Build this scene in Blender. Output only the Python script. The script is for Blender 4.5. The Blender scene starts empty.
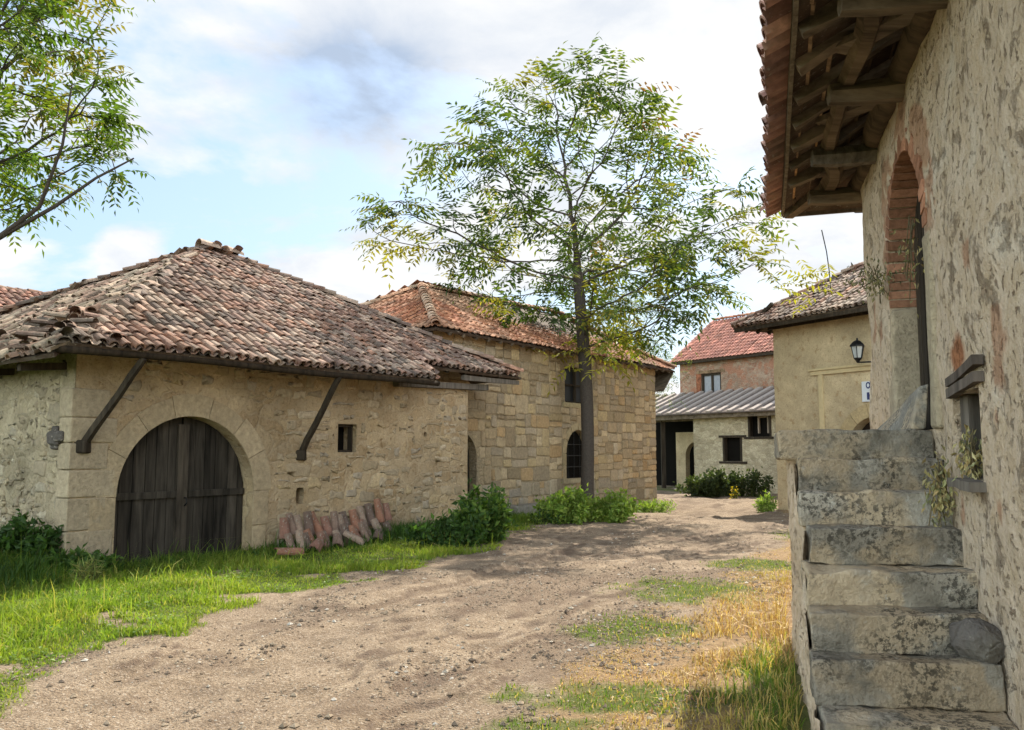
import bpy, math, random
import numpy as np
from mathutils import Vector, Matrix
random.seed(7); rng = np.random.default_rng(7)
C = bpy.context.scene.collection
R = math.radians
HC = 1.67
SUN_AZ, SUN_EL = R(25.0), R(47.0)

# ------------------------------------------------------------------ noise
def hash2(ix, iy, seed):
    n = (ix.astype(np.int64)*374761393 + iy.astype(np.int64)*668265263 + seed*1442695041) & 0x7fffffff
    n = ((n ^ (n >> 13))*1274126177) & 0x7fffffff
    n = (n ^ (n >> 16)) & 0xffff
    return n/65535.0
def vnoise(x, y, seed=0):
    x = np.asarray(x, float); y = np.asarray(y, float)
    ix = np.floor(x); iy = np.floor(y); fx = x-ix; fy = y-iy
    fx = fx*fx*fx*(fx*(fx*6-15)+10); fy = fy*fy*fy*(fy*(fy*6-15)+10)
    a = hash2(ix, iy, seed); b = hash2(ix+1, iy, seed); c = hash2(ix, iy+1, seed); d = hash2(ix+1, iy+1, seed)
    return (a*(1-fx)+b*fx)*(1-fy)+(c*(1-fx)+d*fx)*fy
def fbm(x, y, seed=0, o=4, g=.5):
    s = 0; a = 1; t = 0
    for i in range(o):
        s = s+a*vnoise(np.asarray(x)*2**i, np.asarray(y)*2**i, seed+i*17); t += a; a *= g
    return s/t
def ss(a, b, x):
    t = np.clip((np.asarray(x, float)-a)/(b-a), 0, 1); return t*t*(3-2*t)
def lerp(a, b, t): return a+(b-a)*t

# ------------------------------------------------------------------ objects
def tagset(o, label=None, cat=None, group=None, kind=None):
    if label: o['label'] = label
    if cat: o['category'] = cat
    if group: o['group'] = group
    if kind: o['kind'] = kind
    return o
def thing(name, label, cat, loc=(0, 0, 0), group=None):
    o = bpy.data.objects.new(name, None); C.objects.link(o); o.location = loc
    o.empty_display_size = .2
    return tagset(o, label, cat, group)
def root_of(o):
    while o.parent: o = o.parent
    return o
class MB:
    """collects geometry in world coordinates (metres)"""
    def __init__(s): s.v = []; s.f = []; s.t = []; s.n = 0; s.mi = []
    def add(s, v, faces, tint=(1, 1, 1), mi=0):
        v = np.asarray(v, float).reshape(-1, 3); t = np.asarray(tint, float)
        if t.ndim == 1: t = np.tile(t, (len(v), 1))
        s.v.append(v); s.t.append(t)
        for fa in faces:
            fa = np.asarray(fa, np.int64)
            if fa.ndim == 1: fa = fa[None]
            s.f.append(fa+s.n); s.mi.append(np.full(len(fa), mi))
        s.n += len(v); return s
    def build(s, name, mat, parent=None, smooth=False, origin=None, label=None):
        V = np.concatenate(s.v); T = np.concatenate(s.t)
        off = Vector((0, 0, 0))
        if parent is not None: off = root_of(parent).location
        elif origin is not None: off = Vector(origin)
        V = V-np.array(off)
        me = bpy.data.meshes.new(name)
        me.vertices.add(len(V)); me.vertices.foreach_set('co', V.astype(np.float32).ravel())
        tot = np.concatenate([np.full(len(f), f.shape[1]) for f in s.f]); idx = np.concatenate([f.ravel() for f in s.f])
        st = np.concatenate([[0], np.cumsum(tot)[:-1]])
        me.loops.add(len(idx)); me.loops.foreach_set('vertex_index', idx.astype(np.int32))
        me.polygons.add(len(tot)); me.polygons.foreach_set('loop_start', st.astype(np.int32))
        try: me.polygons.foreach_set('loop_total', tot.astype(np.int32))
        except Exception: pass
        mats = mat if isinstance(mat, (list, tuple)) else [mat]
        for m in mats: me.materials.append(m)
        if len(mats) > 1: me.polygons.foreach_set('material_index', np.concatenate(s.mi).astype(np.int32))
        me.polygons.foreach_set('use_smooth', np.full(len(tot), smooth))
        a = me.attributes.new('tint', 'FLOAT_COLOR', 'POINT')
        a.data.foreach_set('color', np.concatenate([T, np.ones((len(T), 1))], 1).astype(np.float32).ravel())
        me.update(); me.validate()
        o = bpy.data.objects.new(name, me); C.objects.link(o)
        if parent is not None: o.parent = parent
        elif origin is not None: o.location = origin
        if label: o['label'] = label
        return o
def nrm(v):
    v = np.asarray(v, float); return v/np.linalg.norm(v)
BOXF = [np.array([[0, 1, 2, 3], [7, 6, 5, 4], [0, 4, 5, 1], [1, 5, 6, 2], [2, 6, 7, 3], [3, 7, 4, 0]])]
def hexa(mb, c8, tint=(1, 1, 1), mi=0):  # bottom 4 (cw from below) then top 4
    c8 = np.asarray(c8, float); mb.add(c8, [BOXF[0][:, ::-1] if 0 else BOXF[0]], tint, mi)
def beam(mb, a, b, w, h, up=(0, 0, 1), tint=(1, 1, 1), segs=1, wob=0., seed=0, taper=1.):
    """squared timber from a to b"""
    a = np.asarray(a, float); b = np.asarray(b, float); d = nrm(b-a); up = np.asarray(up, float)
    sx = nrm(np.cross(d, up)); uy = np.cross(sx, d); r = np.random.default_rng(abs(int(seed)))
    rings = []
    for i in range(segs+1):
        t = i/segs; p = a+(b-a)*t
        if wob and 0 < i < segs: p = p+sx*r.normal(0, wob)+uy*r.normal(0, wob)
        k = 1+(taper-1)*t; j = r.normal(0, wob*.4, (4,)) if wob else np.zeros(4)
        rings += [p-sx*w*k/2-uy*h*k/2+j[0]*uy, p+sx*w*k/2-uy*h*k/2+j[1]*uy, p+sx*w*k/2+uy*h*k/2+j[2]*sx, p-sx*w*k/2+uy*h*k/2+j[3]*sx]
    F = []
    for i in range(segs):
        o = i*4
        for k in range(4): F.append([o+k, o+(k+1) % 4, o+4+(k+1) % 4, o+4+k])
    F.append([3, 2, 1, 0]); e = segs*4; F.append([e, e+1, e+2, e+3])
    mb.add(rings, [np.array(F)], tint)
def tube(mb, pts, rad, n=8, tint=(1, 1, 1), cap=True):
    pts = np.asarray(pts, float); m = len(pts); rad = np.broadcast_to(np.asarray(rad, float), (m,))
    T = np.gradient(pts, axis=0); T /= np.linalg.norm(T, axis=1)[:, None]+1e-9
    ref = np.array([0, 0, 1.]) if abs(T[0][2]) < .9 else np.array([1., 0, 0])
    a = np.linspace(0, 2*np.pi, n, endpoint=False); V = []
    x = nrm(np.cross(ref, T[0]))
    for i in range(m):
        x = x-T[i]*np.dot(x, T[i]); x = nrm(x); y = np.cross(T[i], x)
        V.append(pts[i]+rad[i]*(np.cos(a)[:, None]*x+np.sin(a)[:, None]*y))
    V = np.concatenate(V); F = []
    for i in range(m-1):
        for k in range(n): F.append([i*n+k, i*n+(k+1) % n, (i+1)*n+(k+1) % n, (i+1)*n+k])
    fs = [np.array(F)]
    if cap: fs += [np.arange(n)[::-1], np.arange(n)+(m-1)*n]
    mb.add(V, fs, tint)
def rough_box(mb, c8, seg=(10, 4, 4), rad=.03, amp=.01, freq=6, seed=0, tint=(1, 1, 1)):
    """stone block with worn rounded edges; c8 = bottom ring of 4 then top ring of 4"""
    c8 = np.asarray(c8, float)
    L = np.array([np.linalg.norm(c8[1]-c8[0]), np.linalg.norm(c8[3]-c8[0]), np.linalg.norm(c8[4]-c8[0])])
    def lines(n, l):
        t = np.linspace(0, l, n+1); e = [rad*.3, rad*.7, rad, rad*1.6]
        t = np.concatenate([t, [x for x in e if x < l/2], [l-x for x in e if x < l/2]]); return np.unique(np.round(t, 5))
    g = [lines(seg[k], L[k]) for k in range(3)]
    def emit(ax, side):
        o = [k for k in range(3) if k != ax]
        A, B = np.meshgrid(g[o[0]], g[o[1]], indexing='ij'); P = np.zeros(A.shape+(3,))
        P[..., o[0]] = A; P[..., o[1]] = B; P[..., ax] = L[ax]*side
        sh = A.shape; P = P.reshape(-1, 3)
        inn = np.clip(P, rad, L-rad); d = P-inn; ln = np.linalg.norm(d, axis=1)[:, None]+1e-9
        n = d/ln; P = inn+n*rad
        q = freq*P+seed*3.7
        h = (fbm(q[:, 0]+q[:, 2]*.7, q[:, 1]+q[:, 2]*.9, seed)-.5)*2*amp+(fbm(q[:, 0]*.3, q[:, 2]*.3+q[:, 1]*.3, seed+5)-.5)*2*amp
        P = P+n*h[:, None]
        u, v, w = [(P[:, k]/L[k])[:, None] for k in range(3)]
        W = ((c8[0]*(1-u)+c8[1]*u)*(1-v)+(c8[3]*(1-u)+c8[2]*u)*v)*(1-w)+((c8[4]*(1-u)+c8[5]*u)*(1-v)+(c8[7]*(1-u)+c8[6]*u)*v)*w
        id = np.arange(len(P)).reshape(sh)
        q = np.stack([id[:-1, :-1], id[1:, :-1], id[1:, 1:], id[:-1, 1:]], -1).reshape(-1, 4)
        flip = (side == 0) ^ (ax == 1)
        mb.add(W, [q[:, ::-1] if flip else q], tint)
    for ax in range(3):
        for sd in (0, 1): emit(ax, sd)
class Frame:
    """wall frame: s along the wall, n outwards, z up"""
    def __init__(s, O, U, N): s.O = np.array([O[0], O[1], 0.]); s.U = np.array([*nrm(U), 0.]); s.N = np.array([*nrm(N), 0.])
    def P(s, a, n, z): return s.O+s.U*a+s.N*n+np.array([0, 0, z])
    def arr(s, a, n, z):
        a, n, z = np.broadcast_arrays(np.asarray(a, float), np.asarray(n, float), np.asarray(z, float))
        return s.O+a[..., None]*s.U+n[..., None]*s.N+z[..., None]*np.array([0, 0, 1.])
def fbox(mb, F, s0, s1, n0, n1, z0, z1, tint=(1, 1, 1)):
    hexa(mb, [F.P(s0, n0, z0), F.P(s0, n1, z0), F.P(s1, n1, z0), F.P(s1, n0, z0), F.P(s0, n0, z1), F.P(s0, n1, z1), F.P(s1, n1, z1), F.P(s1, n0, z1)][::1], tint)
def frough(mb, F, s0, s1, n0, n1, z0, z1, **k):
    rough_box(mb, [F.P(s0, n0, z0), F.P(s1, n0, z0), F.P(s1, n1, z0), F.P(s0, n1, z0), F.P(s0, n0, z1), F.P(s1, n0, z1), F.P(s1, n1, z1), F.P(s0, n1, z1)], **k)
def sdf(op, s, z):
    if op['k'] == 'rect':
        cx, cz = (op['s0']+op['s1'])/2, (op['z0']+op['z1'])/2
        dx = np.abs(s-cx)-(op['s1']-op['s0'])/2; dz = np.abs(z-cz)-(op['z1']-op['z0'])/2
        return np.minimum(np.maximum(dx, dz), 0)+np.hypot(np.maximum(dx, 0), np.maximum(dz, 0))
    r = op['r']; dx = np.abs(s-op['c'])-r
    lo = np.where(z < op['z0'], np.hypot(np.maximum(dx, 0), op['z0']-z), dx)
    lo = np.where((z < op['z0']) & (dx < 0), op['z0']-z, lo)
    lo = np.where(z >= op['z0'], np.maximum(dx, op['z0']-z), lo)
    return np.where(z > op['zs'], np.hypot(s-op['c'], z-op['zs'])-r, lo)
def outline(op, m=18):
    if op['k'] == 'rect': return [(op['s0'], op['z0']), (op['s0'], op['z1']), (op['s1'], op['z1']), (op['s1'], op['z0']), (op['s0'], op['z0'])]
    c, r = op['c'], op['r']; pts = [(c-r, op['z0']), (c-r, op['zs'])]
    pts += [(c-r*math.cos(a), op['zs']+r*math.sin(a)) for a in np.linspace(0, math.pi, m)[1:-1]]
    return pts+[(c+r, op['zs']), (c+r, op['z0'])]
def wall_panel(mb, F, s0, s1, z0, z1, res=.1, ops=(), amp=0., freq=1.5, seed=0, n0=0., reveal=.25, mi=0, mir=None, fine=0., quoin=0.):
    S = np.linspace(s0, s1, max(2, int((s1-s0)/res)+1)); Z = np.linspace(z0, z1, max(2, int((z1-z0)/res)+1))
    A, B = np.meshgrid(S, Z, indexing='ij'); sd = np.full(A.shape, 9.)
    A0, B0 = A.copy(), B.copy()
    for op in ops:
        d = sdf(op, A0, B0); e = 1e-3
        gx = (sdf(op, A0+e, B0)-sdf(op, A0-e, B0))/(2*e); gz = (sdf(op, A0, B0+e)-sdf(op, A0, B0-e))/(2*e)
        m = np.abs(d) < res*.62
        A = np.where(m, A-d*gx, A); B = np.where(m, B-d*gz, B)
        sd = np.minimum(sd, sdf(op, A, B))
    h = (fbm(A*freq, B*freq, seed)-.5)*2*amp
    if fine: h = h+(fbm(A*freq*6, B*freq*6, seed+3, 3)-.5)*2*fine
    for op in ops:
        if op.get('pad'): h = h*ss(op['pad'], op['pad']+.25, sdf(op, A, B))
    h = h*ss(0, .1, sd)*ss(0, .3, np.abs(A-s0)-quoin) if quoin else h*ss(0, .1, sd)
    W = F.arr(A, n0+h, B).reshape(-1, 3); id = np.arange(W.shape[0]).reshape(A.shape)
    q = np.stack([id[:-1, :-1], id[1:, :-1], id[1:, 1:], id[:-1, 1:]], -1).reshape(-1, 4)
    if len(ops):
        cs = A.ravel()[q].mean(1); cz = B.ravel()[q].mean(1); keep = np.ones(len(q), bool)
        for op in ops: keep &= sdf(op, cs, cz) > -1e-4-res*.05
        q = q[keep]; A, B = A.ravel().copy(), B.ravel().copy(); hh = h.ravel() if hasattr(h, 'ravel') else h; u = np.unique(q)
        for op in ops:
            for _ in range(2):
                d = sdf(op, A[u], B[u]); e = 1e-3; bad = (d < -1e-4) | (d < .25*res)
                gx = (sdf(op, A[u]+e, B[u])-sdf(op, A[u]-e, B[u]))/(2*e); gz = (sdf(op, A[u], B[u]+e)-sdf(op, A[u], B[u]-e))/(2*e)
                A[u] = np.where(bad, A[u]-d*gx, A[u]); B[u] = np.where(bad, B[u]-d*gz, B[u])
        W = F.arr(A, n0+hh, B)
    mb.add(W, [q], mi=mi)
    for op in ops:
        rv = op.get('rev', reveal); o = outline(op)
        V = [F.P(a, n0, b) for a, b in o]+[F.P(a, n0-rv, b) for a, b in o]; k = len(o)
        mb.add(V, [np.array([[i, i+1, k+i+1, k+i] for i in range(k-1)])], mi=mi if mir is None else mir)
        if op['k'] != 'rect':
            a, b = o[0], o[-1]
            mb.add([F.P(*[a[0], n0, a[1]]), F.P(b[0], n0, b[1]), F.P(b[0], n0-rv, b[1]), F.P(a[0], n0-rv, a[1])], [np.array([[0, 1, 2, 3]])], mi=mi)
def op_fill(mb, F, op, n, m=18, tint=(1, 1, 1)):
    o = outline(op, m)
    if o[0] == o[-1]: o = o[:-1]
    mb.add([F.P(a, n, b) for a, b in o], [np.arange(len(o))], tint)

# ------------------------------------------------------------------ materials
class G:
    def __init__(s, name):
        s.m = bpy.data.materials.new(name); s.m.use_nodes = True; s.t = s.m.node_tree; s.t.nodes.clear()
        s.out = s.t.nodes.new('ShaderNodeOutputMaterial'); s._co = None
    def n(s, ty, ins=None, **pr):
        d = s.t.nodes.new(ty)
        for k, v in pr.items(): setattr(d, k, v)
        for k, v in (ins or {}).items(): s.put(d.inputs[k], v)
        return d
    def put(s, sock, v):
        if isinstance(v, bpy.types.NodeSocket): s.t.links.new(v, sock)
        else:
            if isinstance(v, (tuple, list)) and len(v) == 3 and sock.type == 'RGBA': v = (*v, 1)
            sock.default_value = v
    def co(s, sc=(1, 1, 1)):
        if s._co is None: s._co = s.n('ShaderNodeTexCoord').outputs['Object']
        if sc == (1, 1, 1): return s._co
        return s.n('ShaderNodeMapping', {'Vector': s._co, 'Scale': sc}).outputs[0]
    def noise(s, scale, detail=4, rough=.55, vec=None, dist=0.):
        return s.n('ShaderNodeTexNoise', {'Vector': vec or s.co(), 'Scale': scale, 'Detail': detail, 'Roughness': rough, 'Distortion': dist}).outputs['Fac']
    def vor(s, scale, vec=None, feature='F1', out='Distance', rand=1.):
        return s.n('ShaderNodeTexVoronoi', {'Vector': vec or s.co(), 'Scale': scale, 'Randomness': rand}, feature=feature).outputs[out]
    def warp(s, amt, scale, vec=None):
        v = vec or s.co()
        c = s.n('ShaderNodeTexNoise', {'Vector': v, 'Scale': scale, 'Detail': 2.}).outputs['Color']
        a = s.n('ShaderNodeVectorMath', {0: c, 1: (.5, .5, .5)}, operation='SUBTRACT').outputs[0]
        b = s.n('ShaderNodeVectorMath', {0: a, 'Scale': amt}, operation='SCALE').outputs[0]
        return s.n('ShaderNodeVectorMath', {0: v, 1: b}, operation='ADD').outputs[0]
    def ramp(s, f, stops, interp='LINEAR'):
        d = s.n('ShaderNodeValToRGB', {'Fac': f}); r = d.color_ramp; r.interpolation = interp
        while len(r.elements) < len(stops): r.elements.new(.5)
        for e, (p, c) in zip(r.elements, stops):
            e.position = p; e.color = (*c, 1) if isinstance(c, tuple) else (c, c, c, 1)
        return d.outputs[0]
    def mix(s, f, a, b, mode='MIX'):
        d = s.n('ShaderNodeMix', data_type='RGBA', blend_type=mode)
        s.put(d.inputs[0], f); s.put(d.inputs[6], a); s.put(d.inputs[7], b); return d.outputs[2]
    def math(s, op, a, b=0., c=None, clamp=False):
        d = s.n('ShaderNodeMath', {0: a, 1: b}, operation=op, use_clamp=clamp)
        if c is not None: s.put(d.inputs[2], c)
        return d.outputs[0]
    def attr(s, name='tint'): return s.n('ShaderNodeAttribute', attribute_name=name).outputs['Color']
    def bump(s, h, dist=.02, st=1., nrmal=None):
        ins = {'Height': h, 'Distance': dist, 'Strength': st}
        if nrmal is not None: ins['Normal'] = nrmal
        return s.n('ShaderNodeBump', ins).outputs[0]
    def principled(s, col, rough=.9, normal=None, spec=.2, metal=0.):
        ins = {'Base Color': col, 'Roughness': rough, 'Specular IOR Level': spec, 'Metallic': metal}
        if normal is not None: ins['Normal'] = normal
        p = s.n('ShaderNodeBsdfPrincipled', ins); s.t.links.new(p.outputs[0], s.out.inputs[0]); return s.m

def m_plain(name, col, rough=.8, spec=.3, metal=0., var=.25, sc=8):
    g = G(name); f = g.noise(sc, 4)
    c = g.mix(f, tuple(x*(1-var) for x in col), tuple(min(1, x*(1+var)) for x in col))
    return g.principled(c, rough, g.bump(f, .004), spec, metal)
def m_wood(name, dark, light, sc=(3, 3, 3), axis=2, streak=14):
    g = G(name); a = [streak]*3; a[axis] = .9
    v = g.co(tuple(a)); f = g.noise(1., 5, .65, v, .4); f2 = g.noise(2.2, 3)
    at = g.attr()
    c = g.ramp(f, [(.3, dark), (.72, light)])
    c = g.mix(g.math('MULTIPLY', f2, .5), c, tuple(x*.55 for x in dark))
    c = g.mix(1., c, at, 'MULTIPLY')
    return g.principled(c, .88, g.bump(f, .012), .15)
def m_rubble(name, stone, mortar, scale=3., thr=.05, warp=.25, contrast=1., plaster=.4, spots=None, bump=.03, green=0.):
    g = G(name); w = g.warp(.11, 8., g.warp(warp, 2.2)); wv = g.n('ShaderNodeMapping', {'Vector': w, 'Scale': (1, 1, 1.55)}).outputs[0]
    ed = g.vor(scale, wv, 'DISTANCE_TO_EDGE'); cc = g.vor(scale, wv, 'F1', 'Color')
    cv = g.n('ShaderNodeSeparateColor', {0: cc}).outputs[0]
    sc = g.ramp(cv, [(0, stone[0]), (.5, stone[1]), (1, stone[2])])
    fn = g.noise(18, 6, .7); lo = g.noise(.7, 5, .6)
    sc = g.mix(.55, sc, g.ramp(fn, [(.25, .35), (.75, .75)]), 'OVERLAY')
    mfac = g.ramp(ed, [(0, .15), (thr*.6, .25), (thr*3.6, 1.)])
    pl = g.ramp(g.noise(1.3, 6, .62), [(plaster-.12, 0.), (plaster+.12, 1.)])   # where the render coat survives
    mort = g.mix(g.noise(3.2, 6, .65), tuple(x*.62 for x in mortar), tuple(min(1, x*1.18) for x in mortar))
    base = g.mix(mfac, mort, sc); base = g.mix(g.math('MULTIPLY', pl, contrast), base, mort)
    stain = g.ramp(lo, [(.32, .62), (.62, 1.1)]); base = g.mix(.75, base, stain, 'MULTIPLY')
    if spots:
        sp = g.ramp(g.noise(spots[0], 5, .6), [(spots[1], 0.), (spots[1]+.06, 1.)]); base = g.mix(g.math('MULTIPLY', sp, .8), base, spots[2])
    if green:
        gr = g.ramp(g.noise(1.1, 5), [(.5, 0.), (.7, green)]); base = g.mix(gr, base, (.12, .13, .06))
    pit = g.ramp(g.noise(24, 5, .7), [(.36, .8), (.47, 0.)]); base = g.mix(g.math('MULTIPLY', pit, .65), base, g.mix(1., base, (.45, .42, .38), 'MULTIPLY'))
    pal_ = g.ramp(g.noise(9, 5, .7), [(.56, 0.), (.68, .55)]); base = g.mix(pal_, base, g.mix(1., base, (1.35, 1.36, 1.4), 'MULTIPLY'))
    h = g.math('ADD', g.math('MULTIPLY', g.math('MULTIPLY', mfac, .55), g.math('SUBTRACT', 1., g.math('MULTIPLY', pl, contrast*.8))), g.math('MULTIPLY', fn, .7))
    h = g.math('ADD', h, g.math('MULTIPLY', g.noise(5, 5), .9))
    return g.principled(base, .95, g.bump(h, bump), .1)
def m_tile(name, moss=.35):
    g = G(name); at = g.attr(); f = g.noise(9, 5, .65); l = g.noise(2.1, 6, .7)
    c = g.mix(1., at, g.ramp(f, [(.25, .55), (.75, 1.25)]), 'MULTIPLY')
    c = g.mix(g.math('MULTIPLY', g.ramp(l, [(.48, 0.), (.66, 1.)]), moss), c, (.13, .115, .09))
    sp = g.ramp(g.noise(26, 3, .6), [(.62, 0.), (.7, 1.)]); c = g.mix(g.math('MULTIPLY', sp, moss), c, (.33, .31, .26))
    return g.principled(c, .85, g.bump(f, .01), .2)
def m_block(name):
    g = G(name); at = g.attr(); f = g.noise(14, 6, .7); l = g.noise(2.5, 5, .6)
    c = g.mix(1., at, g.ramp(f, [(.25, .62), (.75, 1.2)]), 'MULTIPLY')
    c = g.mix(g.ramp(l, [(.5, 0.), (.75, .45)]), c, (.2, .17, .12))
    p = g.ramp(g.noise(45, 3), [(.3, 0.), (.45, 1.)])
    return g.principled(c, .95, g.bump(g.math('ADD', f, g.math('MULTIPLY', p, .3)), .02), .1)
def m_step():
    g = G('weathered_step_stone'); at = g.attr(); f = g.noise(16, 6, .7); l = g.noise(3.4, 5, .62); big = g.noise(2.1, 4, .55, g.warp(.3, 3.))
    c = g.ramp(l, [(.3, (.16, .145, .12)), (.5, (.30, .275, .235)), (.7, (.46, .43, .375))])
    c = g.mix(g.ramp(big, [(.47, 0.), (.56, .8)]), c, (.48, .385, .27))
    li = g.ramp(g.noise(30, 5, .75), [(.475, 0.), (.56, 1.)]); lz = g.ramp(g.noise(2.6, 4), [(.42, .12), (.56, 1.)])
    c = g.mix(g.math('MULTIPLY', g.math('MULTIPLY', li, lz), .82), c, (.045, .042, .037))
    w = g.ramp(g.noise(11, 4, .7), [(.62, 0.), (.7, .55)]); c = g.mix(w, c, (.48, .47, .44))
    c = g.mix(1., c, at, 'MULTIPLY')
    h = g.math('ADD', f, g.math('MULTIPLY', g.noise(60, 3), .35))
    return g.principled(c, .95, g.bump(h, .025), .1)
def m_old_plaster():
    """thick lime plaster, flaked off in patches that show brown earth and stones"""
    g = G('flaking_lime_plaster'); w = g.warp(.12, 5.)
    base = g.mix(g.noise(1.6, 6, .65), (.50, .39, .285), (.68, .56, .435))
    base = g.mix(g.ramp(g.noise(7, 5, .7), [(.35, .45), (.6, 0.)]), base, (.38, .27, .14))
    v = g.n('ShaderNodeMapping', {'Vector': w, 'Scale': (1.1, .85, 1.)}).outputs[0]
    fl = g.ramp(g.noise(3.6, 8, .72, v), [(.57, 0.), (.66, 1.)]); fl2 = g.ramp(g.noise(19, 5, .62, v), [(.58, 0.), (.65, 1.)])
    base = g.mix(g.math('MULTIPLY', fl, g.math('MULTIPLY_ADD', g.noise(2.7, 3), 1.2, 0.)), base, (.31, .22, .145)); base = g.mix(g.math('MULTIPLY', fl2, g.math('MULTIPLY_ADD', g.noise(1.9, 3), 1.5, -.15, clamp=True)), base, (.2, .135, .085))
    pale = g.ramp(g.noise(2.3, 5, .6), [(.55, 0.), (.72, .7)]); base = g.mix(pale, base, (.62, .54, .44))
    at = g.attr(); base = g.mix(g.n('ShaderNodeSeparateColor', {0: at}).outputs[1], g.mix(g.noise(14, 4), (.22, .09, .045), (.44, .2, .1)), base)
    h = g.math('SUBTRACT', g.math('ADD', g.noise(20, 6, .7), g.math('MULTIPLY', g.noise(5, 4), 1.2)), g.math('ADD', g.math('MULTIPLY', fl, .8), g.math('MULTIPLY', fl2, .7)))
    return g.principled(base, .96, g.bump(h, .03), .08)
def m_leaf(name, tr=.5):
    g = G(name); at = g.attr(); c = g.mix(1., at, g.ramp(g.noise(3., 3), [(.3, .7), (.7, 1.2)]), 'MULTIPLY')
    d = g.n('ShaderNodeBsdfPrincipled', {'Base Color': c, 'Roughness': .55, 'Specular IOR Level': .25})
    tc = g.mix(1., c, (1.25, 1.35, .5), 'MULTIPLY'); t = g.n('ShaderNodeBsdfTranslucent', {'Color': tc})
    m = g.n('ShaderNodeMixShader', {0: tr, 1: d.outputs[0], 2: t.outputs[0]}); g.t.links.new(m.outputs[0], g.out.inputs[0]); return g.m
def m_ground():
    g = G('dirt_and_grass_ground'); z = g.n('ShaderNodeSeparateColor', {0: g.attr('tint')}); gr, dr, rut = z.outputs[0], z.outputs[1], z.outputs[2]
    f = g.noise(7, 8, .72); l = g.noise(.9, 6, .6); s = g.noise(38, 5, .75)
    d = g.ramp(g.noise(2.6, 9, .74, g.warp(.25, 4.)), [(.31, (.125, .09, .062)), (.47, (.255, .19, .13)), (.66, (.38, .295, .21))])
    d = g.mix(g.ramp(l, [(.38, .45), (.6, 0.)]), d, (.22, .165, .12))
    d = g.mix(g.ramp(s, [(.38, .8), (.47, 0.)]), d, (.11, .08, .06)); d = g.mix(g.ramp(s, [(.56, 0.), (.64, .75)]), d, (.52, .45, .38)); vs = g.vor(55); vs2 = g.vor(24); d = g.mix(g.ramp(vs, [(.10, .7), (.2, 0.)]), d, (.5, .44, .37)); d = g.mix(g.ramp(vs2, [(.07, .8), (.16, 0.)]), d, (.14, .105, .08))
    d = g.mix(g.math('MULTIPLY', rut, .85), d, (.14, .1, .075))
    gc = g.ramp(f, [(.3, (.06, .08, .02)), (.7, (.13, .16, .04))])
    dc = g.ramp(g.noise(11, 7, .75), [(.3, (.15, .105, .065)), (.5, (.29, .195, .11)), (.72, (.43, .31, .18))])
    c = g.mix(dr, d, dc); c = g.mix(gr, c, gc)
    h = g.math('ADD', g.math('MULTIPLY', f, .5), g.math('ADD', g.math('MULTIPLY', s, .8), g.math('SUBTRACT', g.math('MULTIPLY', g.noise(95, 3), .5), g.math('MULTIPLY', vs, .5))))
    return g.principled(c, .97, g.bump(h, .03), .08)

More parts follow.
